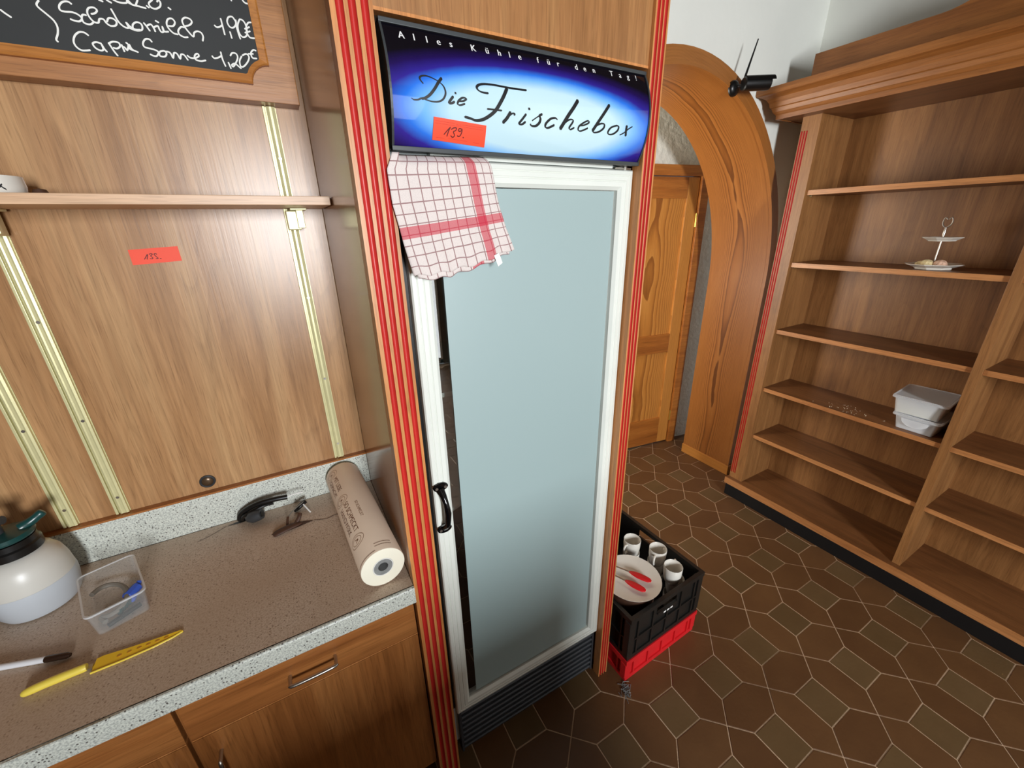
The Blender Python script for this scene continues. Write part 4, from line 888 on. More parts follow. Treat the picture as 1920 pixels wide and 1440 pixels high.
ringface(-0.0005, RL, 0.0262, RR - 0.0009, 'paper_layers', 'paper_end')
ringface(0.0005, RL, 0.0125, 0.0235, 'core', 'core')
ringface(-0.0008, 0.01, 0.0238, 0.0258, 'core_rim', 'white')
mb = MB(); 
for k in range(n): mb.v.append(onroll(0.045, 2 * math.pi * k / n, 0.0124))
mb.f.append(list(range(n))); mb.build('core_dark', 'black', rl)
def print_text(body, size, s_, th, mat='print'):
    vs, fs = text_mesh(body, size); m2 = MB()
    m2.add([onroll(s_ - v.x, th + v.y / RR, RR + 0.0004) for v in vs], fs); return m2
pm = MB(); pl_ = MB()
def cat(dst, src): dst.add(src.v, src.f)
cat(pm, print_text('SO SCHMECKT', 0.0215, 0.190, -0.62)); cat(pm, print_text('HANDWERK', 0.0215, 0.190, -1.02))
cat(pm, print_text('MIT LIEBE', 0.020, 0.375, -0.62)); cat(pm, print_text('GEMACHT', 0.020, 0.375, -1.02))
cat(pl_, print_text('SO SCHMECKT', 0.012, 0.20, -0.10)); 
for s_ in (0.085, 0.285, 0.445):
    for k2, (ra_, rb_) in enumerate(((0.020, 0.42), (0.013, 0.28))):
        lp = [(s_ + ra_ * math.cos(2 * math.pi * k / 20), -0.80 + rb_ * math.sin(2 * math.pi * k / 20)) for k in range(21)]
        stroke(pl_, [(a * 1.0, b2 * RR) for a, b2 in lp], 0.0012, lambda a, b2: onroll(a, b2 / RR, RR + 0.0004))
    stroke(pl_, [(s_ - 0.006, -0.86 * RR), (s_, -0.74 * RR), (s_ + 0.006, -0.88 * RR)], 0.0020, lambda a, b2: onroll(a, b2 / RR, RR + 0.0004))
    stroke(pm, [(s_ - 0.0015, -0.72 * RR), (s_ + 0.0015, -0.72 * RR)], 0.004, lambda a, b2: onroll(a, b2 / RR, RR + 0.0005))
for o in (pm.build('brown_print', 'print', rl), pl_.build('pale_print', 'printlight', rl)): o['kind'] = 'stuff'
pl2 = MB()
for s_ in (0.020, 0.030):
    stroke(pl2, [(s_, th * RR) for th in (-0.15, 0.0, 0.2, 0.4, 0.6)], 0.0014, lambda a, b2: onroll(a, b2 / RR, RR + 0.0004))
stroke(pl2, [(0.006, th * RR) for th in (-1.3, -1.0, -0.7, -0.4, -0.2)], 0.0014, lambda a, b2: onroll(a, b2 / RR, RR + 0.0004))
o = pl2.build('printed_border', 'print', rl); o['kind'] = 'stuff'

# garden sprayer
sx_, sy_ = -0.683, 1.252
spz = thing('garden_sprayer', (sx_, sy_, CZ), 'white pressure sprayer bottle with a dark green pump head on the worktop', 'sprayer')
Z = CZ + 0.0008
MB().lathe([(0.056, 0), (0.068, 0.004), (0.074, 0.016), (0.0795, 0.050), (0.0805, 0.066), (0.079, 0.078)], (sx_, sy_, Z), 40).build('filled_tank', 'tank_liquid', spz, smooth=True)
MB().lathe([(0.079, 0.0782), (0.0765, 0.108), (0.071, 0.132), (0.060, 0.150), (0.046, 0.160), (0.034, 0.163)], (sx_, sy_, Z), 40).build('tank', 'tank', spz, smooth=True)
MB().lathe([(0.036, 0.1635), (0.051, 0.1640), (0.051, 0.182), (0.047, 0.186), (0.0465, 0.200), (0.030, 0.203)], (sx_, sy_, Z), 32).build('collar', 'black', spz, smooth=True)
MB().lathe([(0.030, 0.2032), (0.047, 0.2035), (0.049, 0.208), (0.045, 0.215), (0.022, 0.219)], (sx_, sy_, Z), 32).build('pump_head', 'green', spz, smooth=True)
MB().tube([(sx_ - 0.012, sy_, Z + 0.218), (sx_ - 0.012, sy_, Z + 0.246)], 0.013, 14).build('pump_rod', 'dark', spz, smooth=True)
MB().tube(smooth_line([(sx_ - 0.060, sy_ + 0.006, Z + 0.252), (sx_ - 0.024, sy_ + 0.002, Z + 0.252), (sx_ - 0.005, sy_ - 0.002, Z + 0.252), (sx_ + 0.012, sy_ - 0.006, Z + 0.254)], 4), 0.010, 12).build('pump_handle', 'dark', spz, smooth=True)
MB().tube(smooth_line([(sx_ + 0.024, sy_ + 0.010, Z + 0.214), (sx_ + 0.040, sy_ + 0.016, Z + 0.221), (sx_ + 0.056, sy_ + 0.022, Z + 0.231), (sx_ + 0.064, sy_ + 0.026, Z + 0.236)], 4), 0.008, 12, radii=[0.014, 0.014, 0.0135, 0.012, 0.011, 0.0105, 0.010, 0.0095, 0.010, 0.010, 0.010, 0.009, 0.007]).build('nozzle', 'green', spz, smooth=True)

# open clear tub with odds and ends
tb = thing('clear_tub', (-0.510, 1.143, CZ), 'open clear plastic tub holding cable ends, beside the sprayer', 'tub', rz=math.radians(19.5))
LB(tb).tub(-0.053, 0.053, -0.088, 0.088, 0.0009, 0.066, 0.014, 0.006, 0.0016).build('tub_wall', 'clear', smooth=True)
mb = LB(tb); mb.tub(-0.0555, 0.0555, -0.0905, 0.0905, 0.0625, 0.0668, 0.015, 0.0, 0.0038); mb.f = [f for f in mb.f if len(f) == 4]; mb.build('rim', 'milky', smooth=True)
def W_(p): return W(tb, p)
def spline_thing(name, pts, r, mat, label, cat, **kw):
    P = [W_(p) for p in pts]; o = MB().tube(smooth_line(P, 5), r, 8, **kw).build(name, mat, loc=P[0], smooth=True); return tag(o, label, cat)
lp = [(-0.030, -0.055, 0.010)] + [(-0.012 + 0.031 * math.cos(a), -0.003 + 0.046 * math.sin(a), 0.012 + 0.0042 * k) for k, a in enumerate([-2.4 + 0.62 * q for q in range(9)])]
spline_thing('cable_loop', lp, 0.0056, 'greycable', 'grey cable coiled inside the clear tub', 'cable')
pg = thing('blue_plug', tuple(W_((0.028, -0.012, 0.005))), 'blue plug lying in the clear tub', 'plug')
for a, b2, r_ in (((0.014, -0.018, 0.020), (0.040, 0.002, 0.024), 0.0125), ((0.036, -0.004, 0.020), (0.046, 0.010, 0.030), 0.006), ((0.020, -0.030, 0.014), (0.030, -0.014, 0.016), 0.008)):
    MB().tube([W_(a), W_(Vector(a).lerp(Vector(b2), 0.15)), W_(b2)], r_, 8, radii=[r_ * 0.8, r_, r_ * 0.9]).build('plug_body', 'blue', pg)
pgr = thing('green_connector', tuple(W_((0.002, -0.036, 0.004))), 'small dark green wire connector in the clear tub', 'connector')
for k in range(4):
    q = (-0.004 + 0.006 * k, -0.044 + 0.006 * k, 0.012)
    MB().tube([W_((q[0], q[1], 0.006)), W_((q[0] + 0.004, q[1] - 0.004, 0.022))], 0.0055, 8).build('clamp', 'green', pgr, smooth=True)
spline_thing('black_pen', [(-0.028, -0.070, 0.0075), (0.0, -0.062, 0.0078), (0.034, -0.052, 0.008)], 0.0055, 'black', 'black pen lying at the front of the clear tub', 'pen')

# yellow knife
kz = CZ + 0.0008
kn = thing('kitchen_knife', (-0.49, 0.96, CZ), 'bright yellow kitchen knife with a dimpled blade lying on the worktop', 'knife')
out = [(-0.513, 0.9440), (-0.46, 0.9455), (-0.41, 0.9500), (-0.375, 0.9570), (-0.357, 0.9645), (-0.362, 0.9685), (-0.40, 0.9700), (-0.45, 0.9735), (-0.500, 0.9790), (-0.510, 0.9770)]
mb = MB(); n = len(out)
mb.add([(x, y, kz) for x, y in out] + [(x, y + 0.0008, kz + (0.0042 if y > 0.963 else 0.0016)) for x, y in out], [list(range(n))[::-1], list(range(n, 2 * n))] + [(i, (i + 1) % n, n + (i + 1) % n, n + i) for i in range(n)])
bl = mb.build('blade', 'knife_y', kn, tri=True)
MB().tube([(-0.513, 0.9448, kz + 0.0022), (-0.46, 0.9462, kz + 0.0022), (-0.41, 0.9508, kz + 0.0022), (-0.375, 0.9578, kz + 0.0022), (-0.358, 0.9645, kz + 0.0022)], 0.0019, 6).build('cutting_edge', 'knife_h', bl, smooth=True)
for k, x in enumerate((-0.470, -0.453, -0.436, -0.420, -0.404, -0.388)):
    MB().lathe([(0.0036, 0), (0.0034, 0.0007), (0.0022, 0.0010)], (x, 0.9635 + 0.0004 * k, kz + 0.0030), 12, squash=(1.3, 1)).build('dimple', 'dimple', bl, smooth=True)
MB().box(-0.522, -0.512, 0.955, 0.967, kz + 0.002, kz + 0.006).build('bolster', 'steel', kn)
MB().tube(smooth_line([(-0.520, 0.960, kz + 0.0085), (-0.545, 0.9585, kz + 0.0088), (-0.575, 0.957, kz + 0.0088), (-0.600, 0.9545, kz + 0.0085), (-0.617, 0.953, kz + 0.007)], 4), 0.0085, 14, radii=[0.0075] + [0.0085] * 4 + [0.0088] * 4 + [0.0085] * 4 + [0.008, 0.0075, 0.0065, 0.004]).build('handle', 'knife_h', kn, smooth=True)
# marker pen with a dark cap
mp = thing('marker_pen', (-0.64, 1.04, CZ), 'white marker pen with a dark brown cap beside the yellow knife', 'pen')
p0, p1, p2 = Vector((-0.705, 1.062, CZ + 0.0075)), Vector((-0.607, 1.030, CZ + 0.0075)), Vector((-0.563, 1.0165, CZ + 0.0075))
MB().tube([p0, p1], 0.0064, 14).build('barrel', 'knife_w', mp, smooth=True)
MB().tube([p1, p1.lerp(p2, 0.12), p1.lerp(p2, 0.85), p2], 0.007, 14, radii=[0.0064, 0.0071, 0.0066, 0.004]).build('cap', 'darkblade', mp, smooth=True)
# dark tray at the picture edge
ty = thing('dark_tray', (-0.83, 1.22, CZ), 'dark tray with a pale rim at the left edge, half hidden by the sprayer', 'tray')
MB().tub(-0.955, -0.768, 1.13, 1.345, CZ + 0.0008, CZ + 0.030, 0.012, 0.006, 0.004).build('tray_wall', 'black', ty, smooth=True)
MB().box(-0.772, -0.766, 1.135, 1.335, CZ + 0.030, CZ + 0.036).build('pale_rim', 'white', ty, bevel=0.001)

# ------------------------------------------------------------------ right-hand shelf unit
SXF, SXB = 2.42, 2.722
YL, YI, YR = 1.335, 1.250, -0.47
ZT = 2.222
su = thing('shelf_unit', (2.57, 0.43, 0), 'tall wooden shelf unit with red fluted edge along the right wall', 'shelf unit')
# left stile and side, flutes on its front face
segs = [(YL - 0.011, YL - 0.003), (YL - 0.023, YL - 0.015), (YL - 0.035, YL - 0.027)]
segs = sorted(segs)
d = 0.005; pr = [(SXF + 0.03, YI), (SXF, YI)]
for a, b2 in segs: pr += [(SXF, a), (SXF + d, a), (SXF + d, b2), (SXF, b2)]
pr += [(SXF, YL), (SXF + 0.03, YL)]
MB().prism(pr, 'z', 0.165, 2.16).build('stile', 'shelfwood', su, tri=True)
MB().box(SXF, SXF + 0.03, YI, YL, 0.1265, 0.165).build('stile_foot', 'shelfwood', su)
MB().box(SXF, SXF + 0.03, YI, YL, 2.16, ZT).build('stile_head', 'shelfwood', su)
for a, b2 in segs:
    n = 8; c_ = (a + b2) / 2; h = (b2 - a) / 2 - 0.0002
    top = [(SXF + d - 0.0002 - 0.0042 * math.cos(math.pi * k / n) ** 2, c_ + h * math.cos(math.pi * k / n)) for k in range(n + 1)]
    MB().prism([(SXF + d, c_ - h), (SXF + d, c_ + h)] + top, 'z', 0.1655, 2.1595).build('red_flute', 'red', su, smooth=True)
MB().box(SXF + 0.03, SXB, YI, YI + 0.02, 0.1265, ZT).build('side_panel', 'shelfwood', su)
MB().box(SXF, SXB, YR, YR + 0.02, 0.1265, ZT).build('side_panel', 'shelfwood', su)
MB().box(SXB, SXB + 0.012, YR, YI + 0.02, 0.06, ZT).build('back_panel', 'shelfwood', su)
MB().box(SXF + 0.001, SXB, 0.418, 0.450, 0.1265, ZT).build('divider', 'shelfwood', su, bevel=0.001)
MB().box(SXF - 0.030, SXB, YR, YL + 0.008, 0.084, 0.126).build('bottom_board', 'shelfwood_y', su)
MB().box(SXF - 0.034, SXF - 0.0302, YR, YL + 0.008, 0.0835, 0.1263).build('bottom_edge', 'edge_y', su)
MB().box(SXF - 0.031, SXF - 0.010, YR + 0.01, YL - 0.004, 0.0005, 0.0833).build('plinth', 'plinth', su)
for z in (1.865, 1.510, 1.140, 0.780, 0.458):
    for y0, y1 in ((0.4505, YI - 0.0005), (YR + 0.0205, 0.4175)):
        sh = MB().box(SXF + 0.016, SXB - 0.0005, y0, y1, z, z + 0.022).build('shelf', 'shelfwood_y', su)
        MB().box(SXF + 0.0135, SXF + 0.0158, y0, y1, z - 0.0005, z + 0.0225).build('shelf_edge', 'edge_y', sh)
        MB().tube([(SXF + 0.05, y1, z - 0.004), (SXF + 0.05, y1 - 0.008, z - 0.004)], 0.003, 8).build('shelf_pin', 'brass', sh)
# top board and mitred cornice
MB().box(SXF - 0.075, SXB, YR, YL + 0.075, ZT, ZT + 0.018).build('top_board', 'shelfwood_y', su)
cp = [(0.0, ZT + 0.0185), (0.080, ZT + 0.0005), (0.082, ZT + 0.018), (0.084, ZT + 0.022), (0.098, ZT + 0.030), (0.104, ZT + 0.046), (0.110, ZT + 0.052), (0.114, ZT + 0.068), (0.128, ZT + 0.088), (0.150, ZT + 0.098), (0.160, ZT + 0.102), (0.164, ZT + 0.106), (0.164, ZT + 0.128), (0.0, ZT + 0.128)]
cp[0] = (0.0765, ZT + 0.0005)
cp = [(0.0, ZT + 0.019), (0.0765, ZT + 0.019), (0.0765, ZT - 0.003), (0.086, ZT - 0.003), (0.088, ZT + 0.016), (0.092, ZT + 0.020), (0.100, ZT + 0.030), (0.106, ZT + 0.046), (0.112, ZT + 0.050), (0.116, ZT + 0.068), (0.128, ZT + 0.086), (0.146, ZT + 0.096), (0.158, ZT + 0.100), (0.163, ZT + 0.106), (0.163, ZT + 0.128), (0.0, ZT + 0.128)]
n = len(cp)
mb = MB()
A = [(SXF - o_, YL + o_, z) for o_, z in cp]; B = [(SXF - o_, YR, z) for o_, z in cp]
mb.add(A + B, [list(range(n)), list(range(n, 2 * n))[::-1]] + [(i, (i + 1) % n, n + (i + 1) % n, n + i) for i in range(n)])
mb.build('cornice', 'cornice', su, tri=True)
mb = MB(); B = [(SXB, YL + o_, z) for o_, z in cp]
mb.add(A + B, [list(range(n)), list(range(n, 2 * n))[::-1]] + [(i, (i + 1) % n, n + (i + 1) % n, n + i) for i in range(n)])
mb.build('cornice_return', 'cornice', su, tri=True)
fz = ZT + 0.1285
fp = [(YL + 0.004, fz), (YL + 0.004, 2.478)] + [(0.90, 2.478)] + [(0.90 - 0.32 * k / 12, 2.478 + 0.10 * (0.5 - 0.5 * math.cos(math.pi * k / 12))) for k in range(1, 13)] + [(0.30, 2.578)] + [(0.28 - 0.32 * k / 12, 2.478 + 0.10 * (0.5 + 0.5 * math.cos(math.pi * k / 12))) for k in range(13)] + [(YR, 2.478), (YR, fz)]
MB().prism(fp, 'x', SXF, SXF + 0.02).build('crown_fascia', 'cornice', su, tri=True)

# cake stand with pastries
ck = thing('cake_stand', (2.53, 0.708, 1.5326), 'two-tier white cake stand with a metal rod and ring handle on a shelf', 'cake stand')
cx, cy, cz = 2.53, 0.708, 1.5328
MB().lathe([(0.060, 0.0), (0.063, 0.003), (0.064, 0.008), (0.099, 0.021), (0.100, 0.0235), (0.064, 0.0125), (0.002, 0.0115)], (cx, cy, cz), 8).build('lower_plate', 'porcelain', ck)
MB().lathe([(0.046, 0.0), (0.048, 0.003), (0.068, 0.0135), (0.0685, 0.0155), (0.046, 0.0065), (0.002, 0.006)], (cx, cy, cz + 0.118), 8).build('upper_plate', 'porcelain', ck)
MB().tube([(cx, cy, cz + 0.0117), (cx, cy, cz + 0.1178)], 0.0032, 10).build('rod', 'steel', ck, smooth=True)
MB().lathe([(0.010, 0.1242), (0.006, 0.130), (0.0035, 0.136), (0.006, 0.150), (0.0045, 0.162), (0.0030, 0.172)], (cx, cy, cz), 14).build('knob', 'steel', ck, smooth=True)
MB().tube(smooth_line([(cx, cy, cz + 0.171), (cx, cy + 0.012, cz + 0.182), (cx, cy + 0.015, cz + 0.198), (cx, cy + 0.010, cz + 0.212), (cx, cy + 0.002, cz + 0.204)], 5), 0.0022, 8).build('ring_handle', 'steel', ck, smooth=True)
MB().tube(smooth_line([(cx, cy, cz + 0.171), (cx, cy - 0.012, cz + 0.182), (cx, cy - 0.015, cz + 0.198), (cx, cy - 0.010, cz + 0.212), (cx, cy - 0.002, cz + 0.204)], 5), 0.0022, 8).build('ring_handle', 'steel', ck, smooth=True)
for nm, dx, dy, s_, mat, lab in (('pastry', -0.030, 0.034, 0.015, 'cookie1', 'pale pastry at the left back of the cake stand'), ('pastry', -0.040, 0.012, 0.020, 'cookie1', 'largest cream pastry in front of the cake stand rod'), ('pastry', -0.034, -0.030, 0.020, 'cookie2', 'pinkish pastry on the right of the cake stand')):
    mb = MB(); c_ = Vector((cx + dx, cy + dy, cz + 0.0128))
    mb.grid(lambda u, v: c_ + Vector((1.25 * s_ * math.sin(math.pi * min(1, v * 0.5 + 0.0)) * math.cos(2 * math.pi * u) * (1 + 0.10 * math.sin(7 * 2 * math.pi * u + 5 * v)), 1.25 * s_ * math.sin(math.pi * v * 0.5) * math.sin(2 * math.pi * u) * (1 + 0.10 * math.sin(5 * 2 * math.pi * u + 7 * v)), 1.5 * s_ * math.cos(math.pi * v * 0.5) ** 0.7 if v < 1 else 0.0)), 24, 8)
    o = mb.build(nm, mat, loc=tuple(c_), smooth=True); tag(o, lab, 'pastry', 'pastries on the cake stand')

# storage boxes
def storage(name, loc, rz, sx2, sy2, h, label, fill, clip):
    t = thing(name, loc, label, 'box', 'plastic storage boxes on the shelf', rz)
    LB(t).tub(-sx2, sx2, -sy2, sy2, 0.0006, h, 0.014, 0.012, 0.002).build('box_wall', 'milky', smooth=True)
    LB(t).rbox(-sx2 + 0.013, sx2 - 0.013, -sy2 + 0.013, sy2 - 0.013, 0.004, h * fill, 0.010).build('contents', 'cheese' if not clip else 'white')
    l = LB(t).rbox(-sx2 - 0.010, sx2 + 0.010, -sy2 - 0.010, sy2 + 0.010, h + 0.0003, h + 0.0065, 0.016).build('lid', 'milky', bevel=0.0015)
    m_ = LB(t); m_.tub(-sx2 - 0.009, sx2 + 0.009, -sy2 - 0.009, sy2 + 0.009, h + 0.0068, h + 0.0105, 0.016, 0.0, 0.006); m_.f = [f for f in m_.f if len(f) == 4]; m_.build('lid_rim', 'milky', l, smooth=True)
    if clip:
        LB(t).prism([(-0.050, h - 0.006), (-0.044, h - 0.024), (-0.025, h - 0.038), (0.0, h - 0.042), (0.025, h - 0.038), (0.044, h - 0.024), (0.050, h - 0.006)], 'x', -sx2 - 0.0075, -sx2 - 0.0025).build('clip', 'milky', tri=True)
    return t
storage('storage_box', (2.562, 0.562, 0.8026), 0.0, 0.105, 0.078, 0.066, 'white plastic storage box with a curved clip, under the other box', 0.85, True)
storage('storage_box', (2.562, 0.578, 0.8806), math.radians(4), 0.112, 0.088, 0.074, 'clear plastic storage box half full of cream contents, on top of the other box', 0.62, False)
cr = MB()
for k in range(46):
    x, y = random.uniform(2.45, 2.56), random.gauss(0.83, 0.06); s_ = random.uniform(0.0008, 0.0024)
    z0 = 0.8026
    cr.add([(x - s_, y, z0), (x + s_, y - s_, z0), (x + s_ * 0.4, y + s_, z0), (x, y, z0 + s_ * 1.4)], [(0, 1, 3), (1, 2, 3), (2, 0, 3), (0, 2, 1)])
o = cr.build('crumbs', 'crumb'); tag(o, 'scattered pale crumbs on the shelf left of the storage boxes', 'crumbs'); o['kind'] = 'stuff'

# security camera on the arch casing
sc = thing('security_camera', (2.018, 1.4615, 2.325), 'small black security camera with an antenna mounted on the arch casing', 'camera')
MB().lathe([(0.020, -0.022), (0.030, -0.014), (0.033, -0.008), (0.033, -0.0005)], (2.018, 1.4620, 2.325), 24, 'y').build('base', 'black', sc, smooth=True)
MB().tube(smooth_line([(2.018, 1.462, 2.325), (2.020, 1.435, 2.328), (2.030, 1.405, 2.332)], 4), 0.0065, 10).build('arm', 'black', sc, smooth=True)
ca, cb_ = Vector((2.012, 1.408, 2.330)), Vector((2.118, 1.352, 2.332))
MB().tube([ca, ca.lerp(cb_, 0.04), ca.lerp(cb_, 0.9), cb_], 0.020, 20, radii=[0.024, 0.0285, 0.0285, 0.027]).build('body', 'black', sc, smooth=True)
dv = (cb_ - ca).normalized()
MB().tube([cb_, cb_ + dv * 0.001], 0.022, 18).build('lens', 'blackgloss', sc)
hz = Vector((0, 0, 1)); sv = dv.cross(hz).normalized(); m2 = MB()
q0, q1 = ca.lerp(cb_, 0.05), cb_ + dv * 0.014
ring0 = [q0 + (sv * math.cos(a) + hz * math.sin(a)) * 0.0315 for a in [math.radians(15 + 150 * k / 12) for k in range(13)]]
ring1 = [p_ + (q1 - q0) for p_ in ring0]; ring2 = [q0 + (p_ - q0) * 0.94 for p_ in ring0]; ring3 = [p_ + (q1 - q0) for p_ in ring2]
m2.add(ring0 + ring1 + ring3 + ring2, [(r_ * 13 + i, r_ * 13 + i + 1, ((r_ + 1) % 4) * 13 + i + 1, ((r_ + 1) % 4) * 13 + i) for r_ in range(4) for i in range(12)])
m2.build('sun_hood', 'black', sc, smooth=True)
MB().tube([ca + Vector((0.004, 0, 0.012)), ca + Vector((0.010, 0, 0.035)), (2.059, 1.40, 2.500)], 0.004, 10, radii=[0.0055, 0.0052, 0.0026]).build('antenna', 'black', sc, smooth=True)

# ------------------------------------------------------------------ crates with crockery
CA = math.radians(1.9)
def crate(name, z0, h, mat, label, sx2, sy2, loc):
    t = thing(name, (loc[0], loc[1], z0), label, 'crate', rz=CA)
    th = 0.006
    LB(t).box(-sx2 + 0.012, sx2 - 0.012, -sy2 + 0.012, sy2 - 0.012, 0.001, 0.008).build('crate_floor', mat)
    def rim(zz0, zz1, out, inn, nm):
        m_ = LB(t); m_.box(-sx2 - out, sx2 + out, -sy2 - out, -sy2 + inn, zz0, zz1).box(-sx2 - out, sx2 + out, sy2 - inn, sy2 + out, zz0, zz1).box(-sx2 - out, -sx2 + inn, -sy2 + inn, sy2 - inn, zz0, zz1).box(sx2 - inn, sx2 + out, -sy2 + inn, sy2 - inn, zz0, zz1); return m_.build(nm, mat)
    rim(h - 0.022, h, 0.0, 0.016, 'top_rim'); rim(0.0, 0.022, -0.004, 0.012, 'bottom_rim')
    for sx in (-1, 1):
        for sy2_ in (-1, 1):
            LB(t).box(sx * sx2 - (0.03 if sx > 0 else 0.002), sx * sx2 + (0.03 if sx < 0 else -0.002) + (0.0 if sx < 0 else 0.0), sy2_ * sy2 - (0.03 if sy2_ > 0 else -0.002), sy2_ * sy2 + (0.03 if sy2_ < 0 else -0.002), 0.022, h - 0.022).build('corner_post', mat, bevel=0.002)
    zm0, zm1 = 0.022, h - 0.022; hh = zm1 - zm0
    for side, L, s_ in (('x', sx2, -1), ('x', sx2, 1), ('y', sy2, -1), ('y', sy2, 1)):
        def bx(m_, a0, a1, d0, d1, z0_, z1_):
            # d = depth outwards from the wall plane
            if side == 'x':
                y = s_ * sy2; m_.box(a0, a1, min(y - s_ * d0, y - s_ * d1), max(y - s_ * d0, y - s_ * d1), z0_, z1_)
            else:
                x = s_ * sx2; m_.box(min(x - s_ * d0, x - s_ * d1), max(x - s_ * d0, x - s_ * d1), a0, a1, z0_, z1_)
        m_ = LB(t)
        # panel with hand-hold opening in the middle near the top
        hw = min(0.06, L * 0.3)
        bx(m_, -L + 0.03, L - 0.03, 0.010, 0.013, zm0, zm1 - 0.045 if hh > 0.1 else zm1)
        if hh > 0.1:
            bx(m_, -L + 0.03, -hw, 0.010, 0.013, zm1 - 0.045, zm1); bx(m_, hw, L - 0.03, 0.010, 0.013, zm1 - 0.045, zm1)
        m_.build('wall_panel', mat)
        nr = 5 if side == 'x' else 7
        for k in range(nr):
            a = -L + 0.05 + (2 * L - 0.10) * k / (nr - 1)
            top = zm1 if (abs(a) > hw or hh < 0.1) else zm1 - 0.045
            m_ = LB(t); bx(m_, a - 0.004, a + 0.004, 0.003, 0.0098, zm0, top); m_.build('rib', mat)
        if hh > 0.1:
            m_ = LB(t); bx(m_, -L + 0.03, L - 0.03, 0.003, 0.0098, zm0 + hh * 0.42, zm0 + hh * 0.42 + 0.008); m_.build('cross_rib', mat)
            m_ = LB(t); bx(m_, -hw, hw, 0.003, 0.0098, zm1 - 0.053, zm1 - 0.0455); m_.build('grip', mat)
    return t
CX, CY = 0.905 + 0.22 * math.cos(CA) - 0.29 * math.sin(CA), 0.745 + 0.22 * math.sin(CA) + 0.29 * math.cos(CA)
crate('red_crate', 0.0008, 0.1195, 'crate_r', 'red plastic crate on the floor under the black crate', 0.220, 0.290, (CX, CY))
bc = crate('black_crate', 0.1205, 0.2295, 'crate_b', 'black plastic crate of white crockery stacked on the red crate', 0.220, 0.290, (CX, CY))
mb = LB(bc)
random.seed(5)
for k in range(3):
    y = -0.290 - 0.0006
    mb.box(-0.03 + 0.02 * k, -0.016 + 0.02 * k, y, y + 0.0003, 0.150, 0.158)
mb.build('worn_label', 'white')
FL = 0.1205 + 0.0085
mug_m = {}
def make_mug(label):
    t = thing('mug', (0, 0, 0), label, 'mug', 'white mugs in the black crate')
    MB().lathe([(0.024, 0.0), (0.028, 0.002), (0.033, 0.012), (0.0375, 0.045), (0.0385, 0.083), (0.0375, 0.0845), (0.0362, 0.083), (0.0350, 0.045), (0.030, 0.010), (0.002, 0.006)], (0, 0, 0), 30).build('cup', 'porcelain', t, smooth=True)
    MB().tube(smooth_line([(0.0365, 0, 0.070), (0.052, 0, 0.072), (0.060, 0, 0.056), (0.054, 0, 0.034), (0.0345, 0, 0.026)], 5), 0.0045, 10).build('handle', 'porcelain', t, smooth=True)
    return t
mg = make_mug('white mug nearest the crate corner, its handle pointing at the shelf unit')
MH = 0.0847
spots = [
    (1.226, 0.830, FL + 2 * MH, 0.55, None),
    (1.250, 0.935, FL + 2 * MH, 3.6, 'middle white mug of the row along the crate wall'),
    (1.192, 1.035, FL + 2 * MH, 3.3, 'white mug farthest back in the row, beside the stacked bowl'),
    (1.255, 0.832, FL + MH, 1.2, 'white mug hidden under the mug nearest the crate corner'),
    (1.262, 0.945, FL + MH, 2.6, 'white mug under the middle mug of the row'),
    (1.205, 1.045, FL + MH, 0.6, 'white mug under the farthest mug of the row'),
    (1.250, 0.832, FL, 1.0, 'lowest white mug in the crate, nearest the front corner'),
    (1.262, 0.945, FL, 2.2, 'lowest white mug in the middle of the crate wall'),
    (1.205, 1.045, FL, 0.2, 'lowest white mug at the back of the row')]
for k, (x, y, z, rz, lab) in enumerate(spots):
    o = mg if k == 0 else copy_tree(mg)
    o.location = (x, y, z + 0.0004); o.rotation_euler = (0, 0, rz)
    if lab: o['label'] = lab
pot = MB().lathe([(0.080, 0.0), (0.088, 0.004), (0.096, 0.10), (0.100, 0.205), (0.103, 0.222), (0.101, 0.226), (0.097, 0.222), (0.092, 0.10), (0.080, 0.010), (0.002, 0.008)], (1.035, 0.884, FL), 40).build('serving_bowl', 'brown', loc=(1.035, 0.884, FL), smooth=True)
tag(pot, 'deep brown pot in the black crate under the plate with tongs', 'pot')
pz = FL + 0.2268
pl = MB().lathe([(0.060, 0.0), (0.068, 0.001), (0.112, 0.0135), (0.121, 0.017), (0.122, 0.0195), (0.111, 0.0170), (0.068, 0.0060), (0.002, 0.0052)], (1.035, 0.884, pz), 48).build('dinner_plate', 'porcelain', loc=(1.035, 0.884, pz), smooth=True)
tag(pl, 'white dinner plate with red tongs lying on it, at the front of the crate', 'plate')
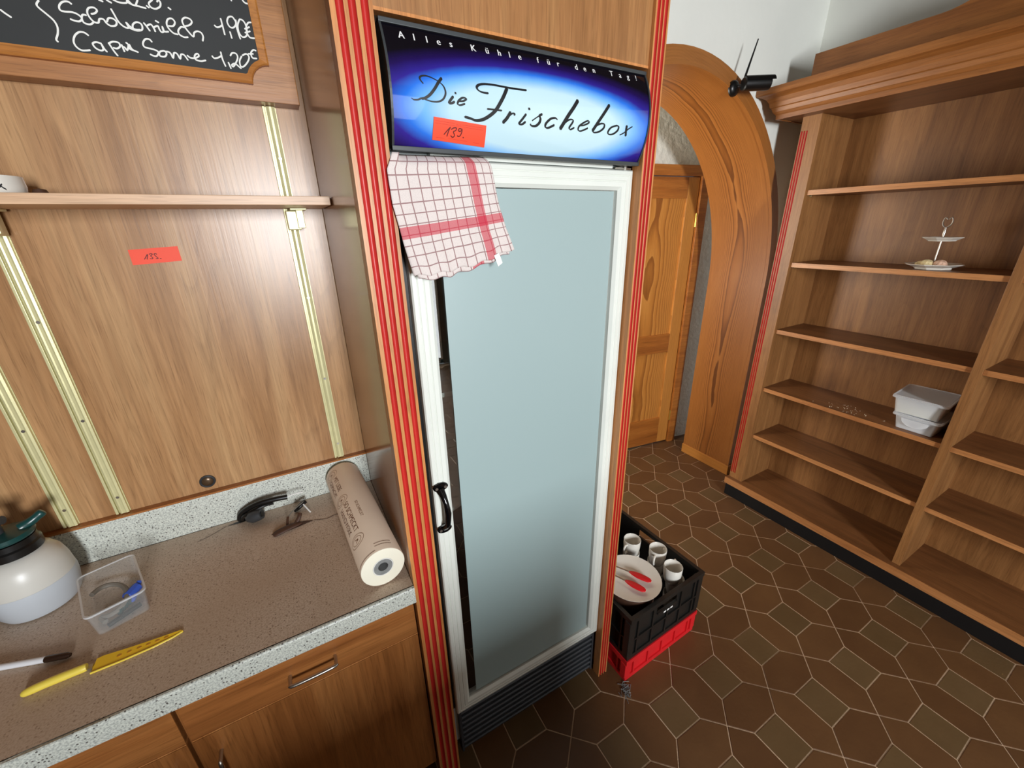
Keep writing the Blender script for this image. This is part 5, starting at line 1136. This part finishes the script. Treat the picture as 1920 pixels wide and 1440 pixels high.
bw = MB().lathe([(0.050, 0.0), (0.060, 0.004), (0.078, 0.12), (0.092, 0.235), (0.0925, 0.240), (0.088, 0.236), (0.072, 0.12), (0.055, 0.012), (0.002, 0.010)], (1.105, 1.190, FL), 40).build('white_bowl', 'porcelain', loc=(1.105, 1.190, FL), smooth=True)
tag(bw, 'tall white bowl at the back of the black crate beside the fridge surround', 'bowl')
# tongs
tg = thing('kitchen_tongs', (1.03, 0.87, pz + 0.006), 'kitchen tongs with red silicone tips lying on the dinner plate', 'tongs')
tz = pz + 0.024
for (a, b2, c_) in (((1.012, 0.962), (1.045, 0.905), (1.085, 0.822)), ((0.975, 0.930), (0.998, 0.880), (1.030, 0.800))):
    A, B, C_ = [Vector((q[0], q[1], tz)) for q in (a, b2, c_)]
    MB().tube([A + (A - B) * 0.6, A, B], 0.004, 8, flat=0.4).build('arm', 'steel', tg, smooth=True)
    MB().tube([B, B.lerp(C_, 0.15), B.lerp(C_, 0.4), B.lerp(C_, 0.7), B.lerp(C_, 0.9), C_], 0.012, 12, radii=[0.005, 0.011, 0.016, 0.0155, 0.013, 0.006], flat=0.35).build('silicone_tip', 'tongs_r', tg, smooth=True)
# ball of dust on the floor
fz_ = MB()
for k in range(26):
    a = random.uniform(0, 6.28); r_ = random.uniform(0, 0.02); x, y = 0.885 + r_ * math.cos(a) * 0.8, 0.722 + r_ * math.sin(a) * 1.3
    fz_.tube(smooth_line([(x, y, 0.0015), (x + random.gauss(0, 0.01), y + random.gauss(0, 0.01), random.uniform(0.003, 0.010)), (x + random.gauss(0, 0.016), y + random.gauss(0, 0.016), 0.002)], 3), 0.0011, 4)
o = fz_.build('dust_fluff', 'core'); tag(o, 'grey fluff of dust on the floor by the right fluted post', 'dust'); o['kind'] = 'stuff'
# unseen counter added behind the viewpoint to block light from the lower fridge
sco = thing('shade_counter', (0.0, -0.78, 0), 'long wooden counter added unseen behind the viewpoint to shade the lower fridge', 'counter')
MB().box(-1.6, 0.53, -1.02, -0.60, 0.08, 1.06).build('body', 'cab', sco)
MB().box(-1.6, 0.51, -0.98, -0.64, 0.0, 0.0795).build('plinth', 'plinth', sco)
MB().box(-1.62, 0.55, -1.06, -0.56, 1.0605, 1.10).build('top', 'cab_x', sco, bevel=0.003)
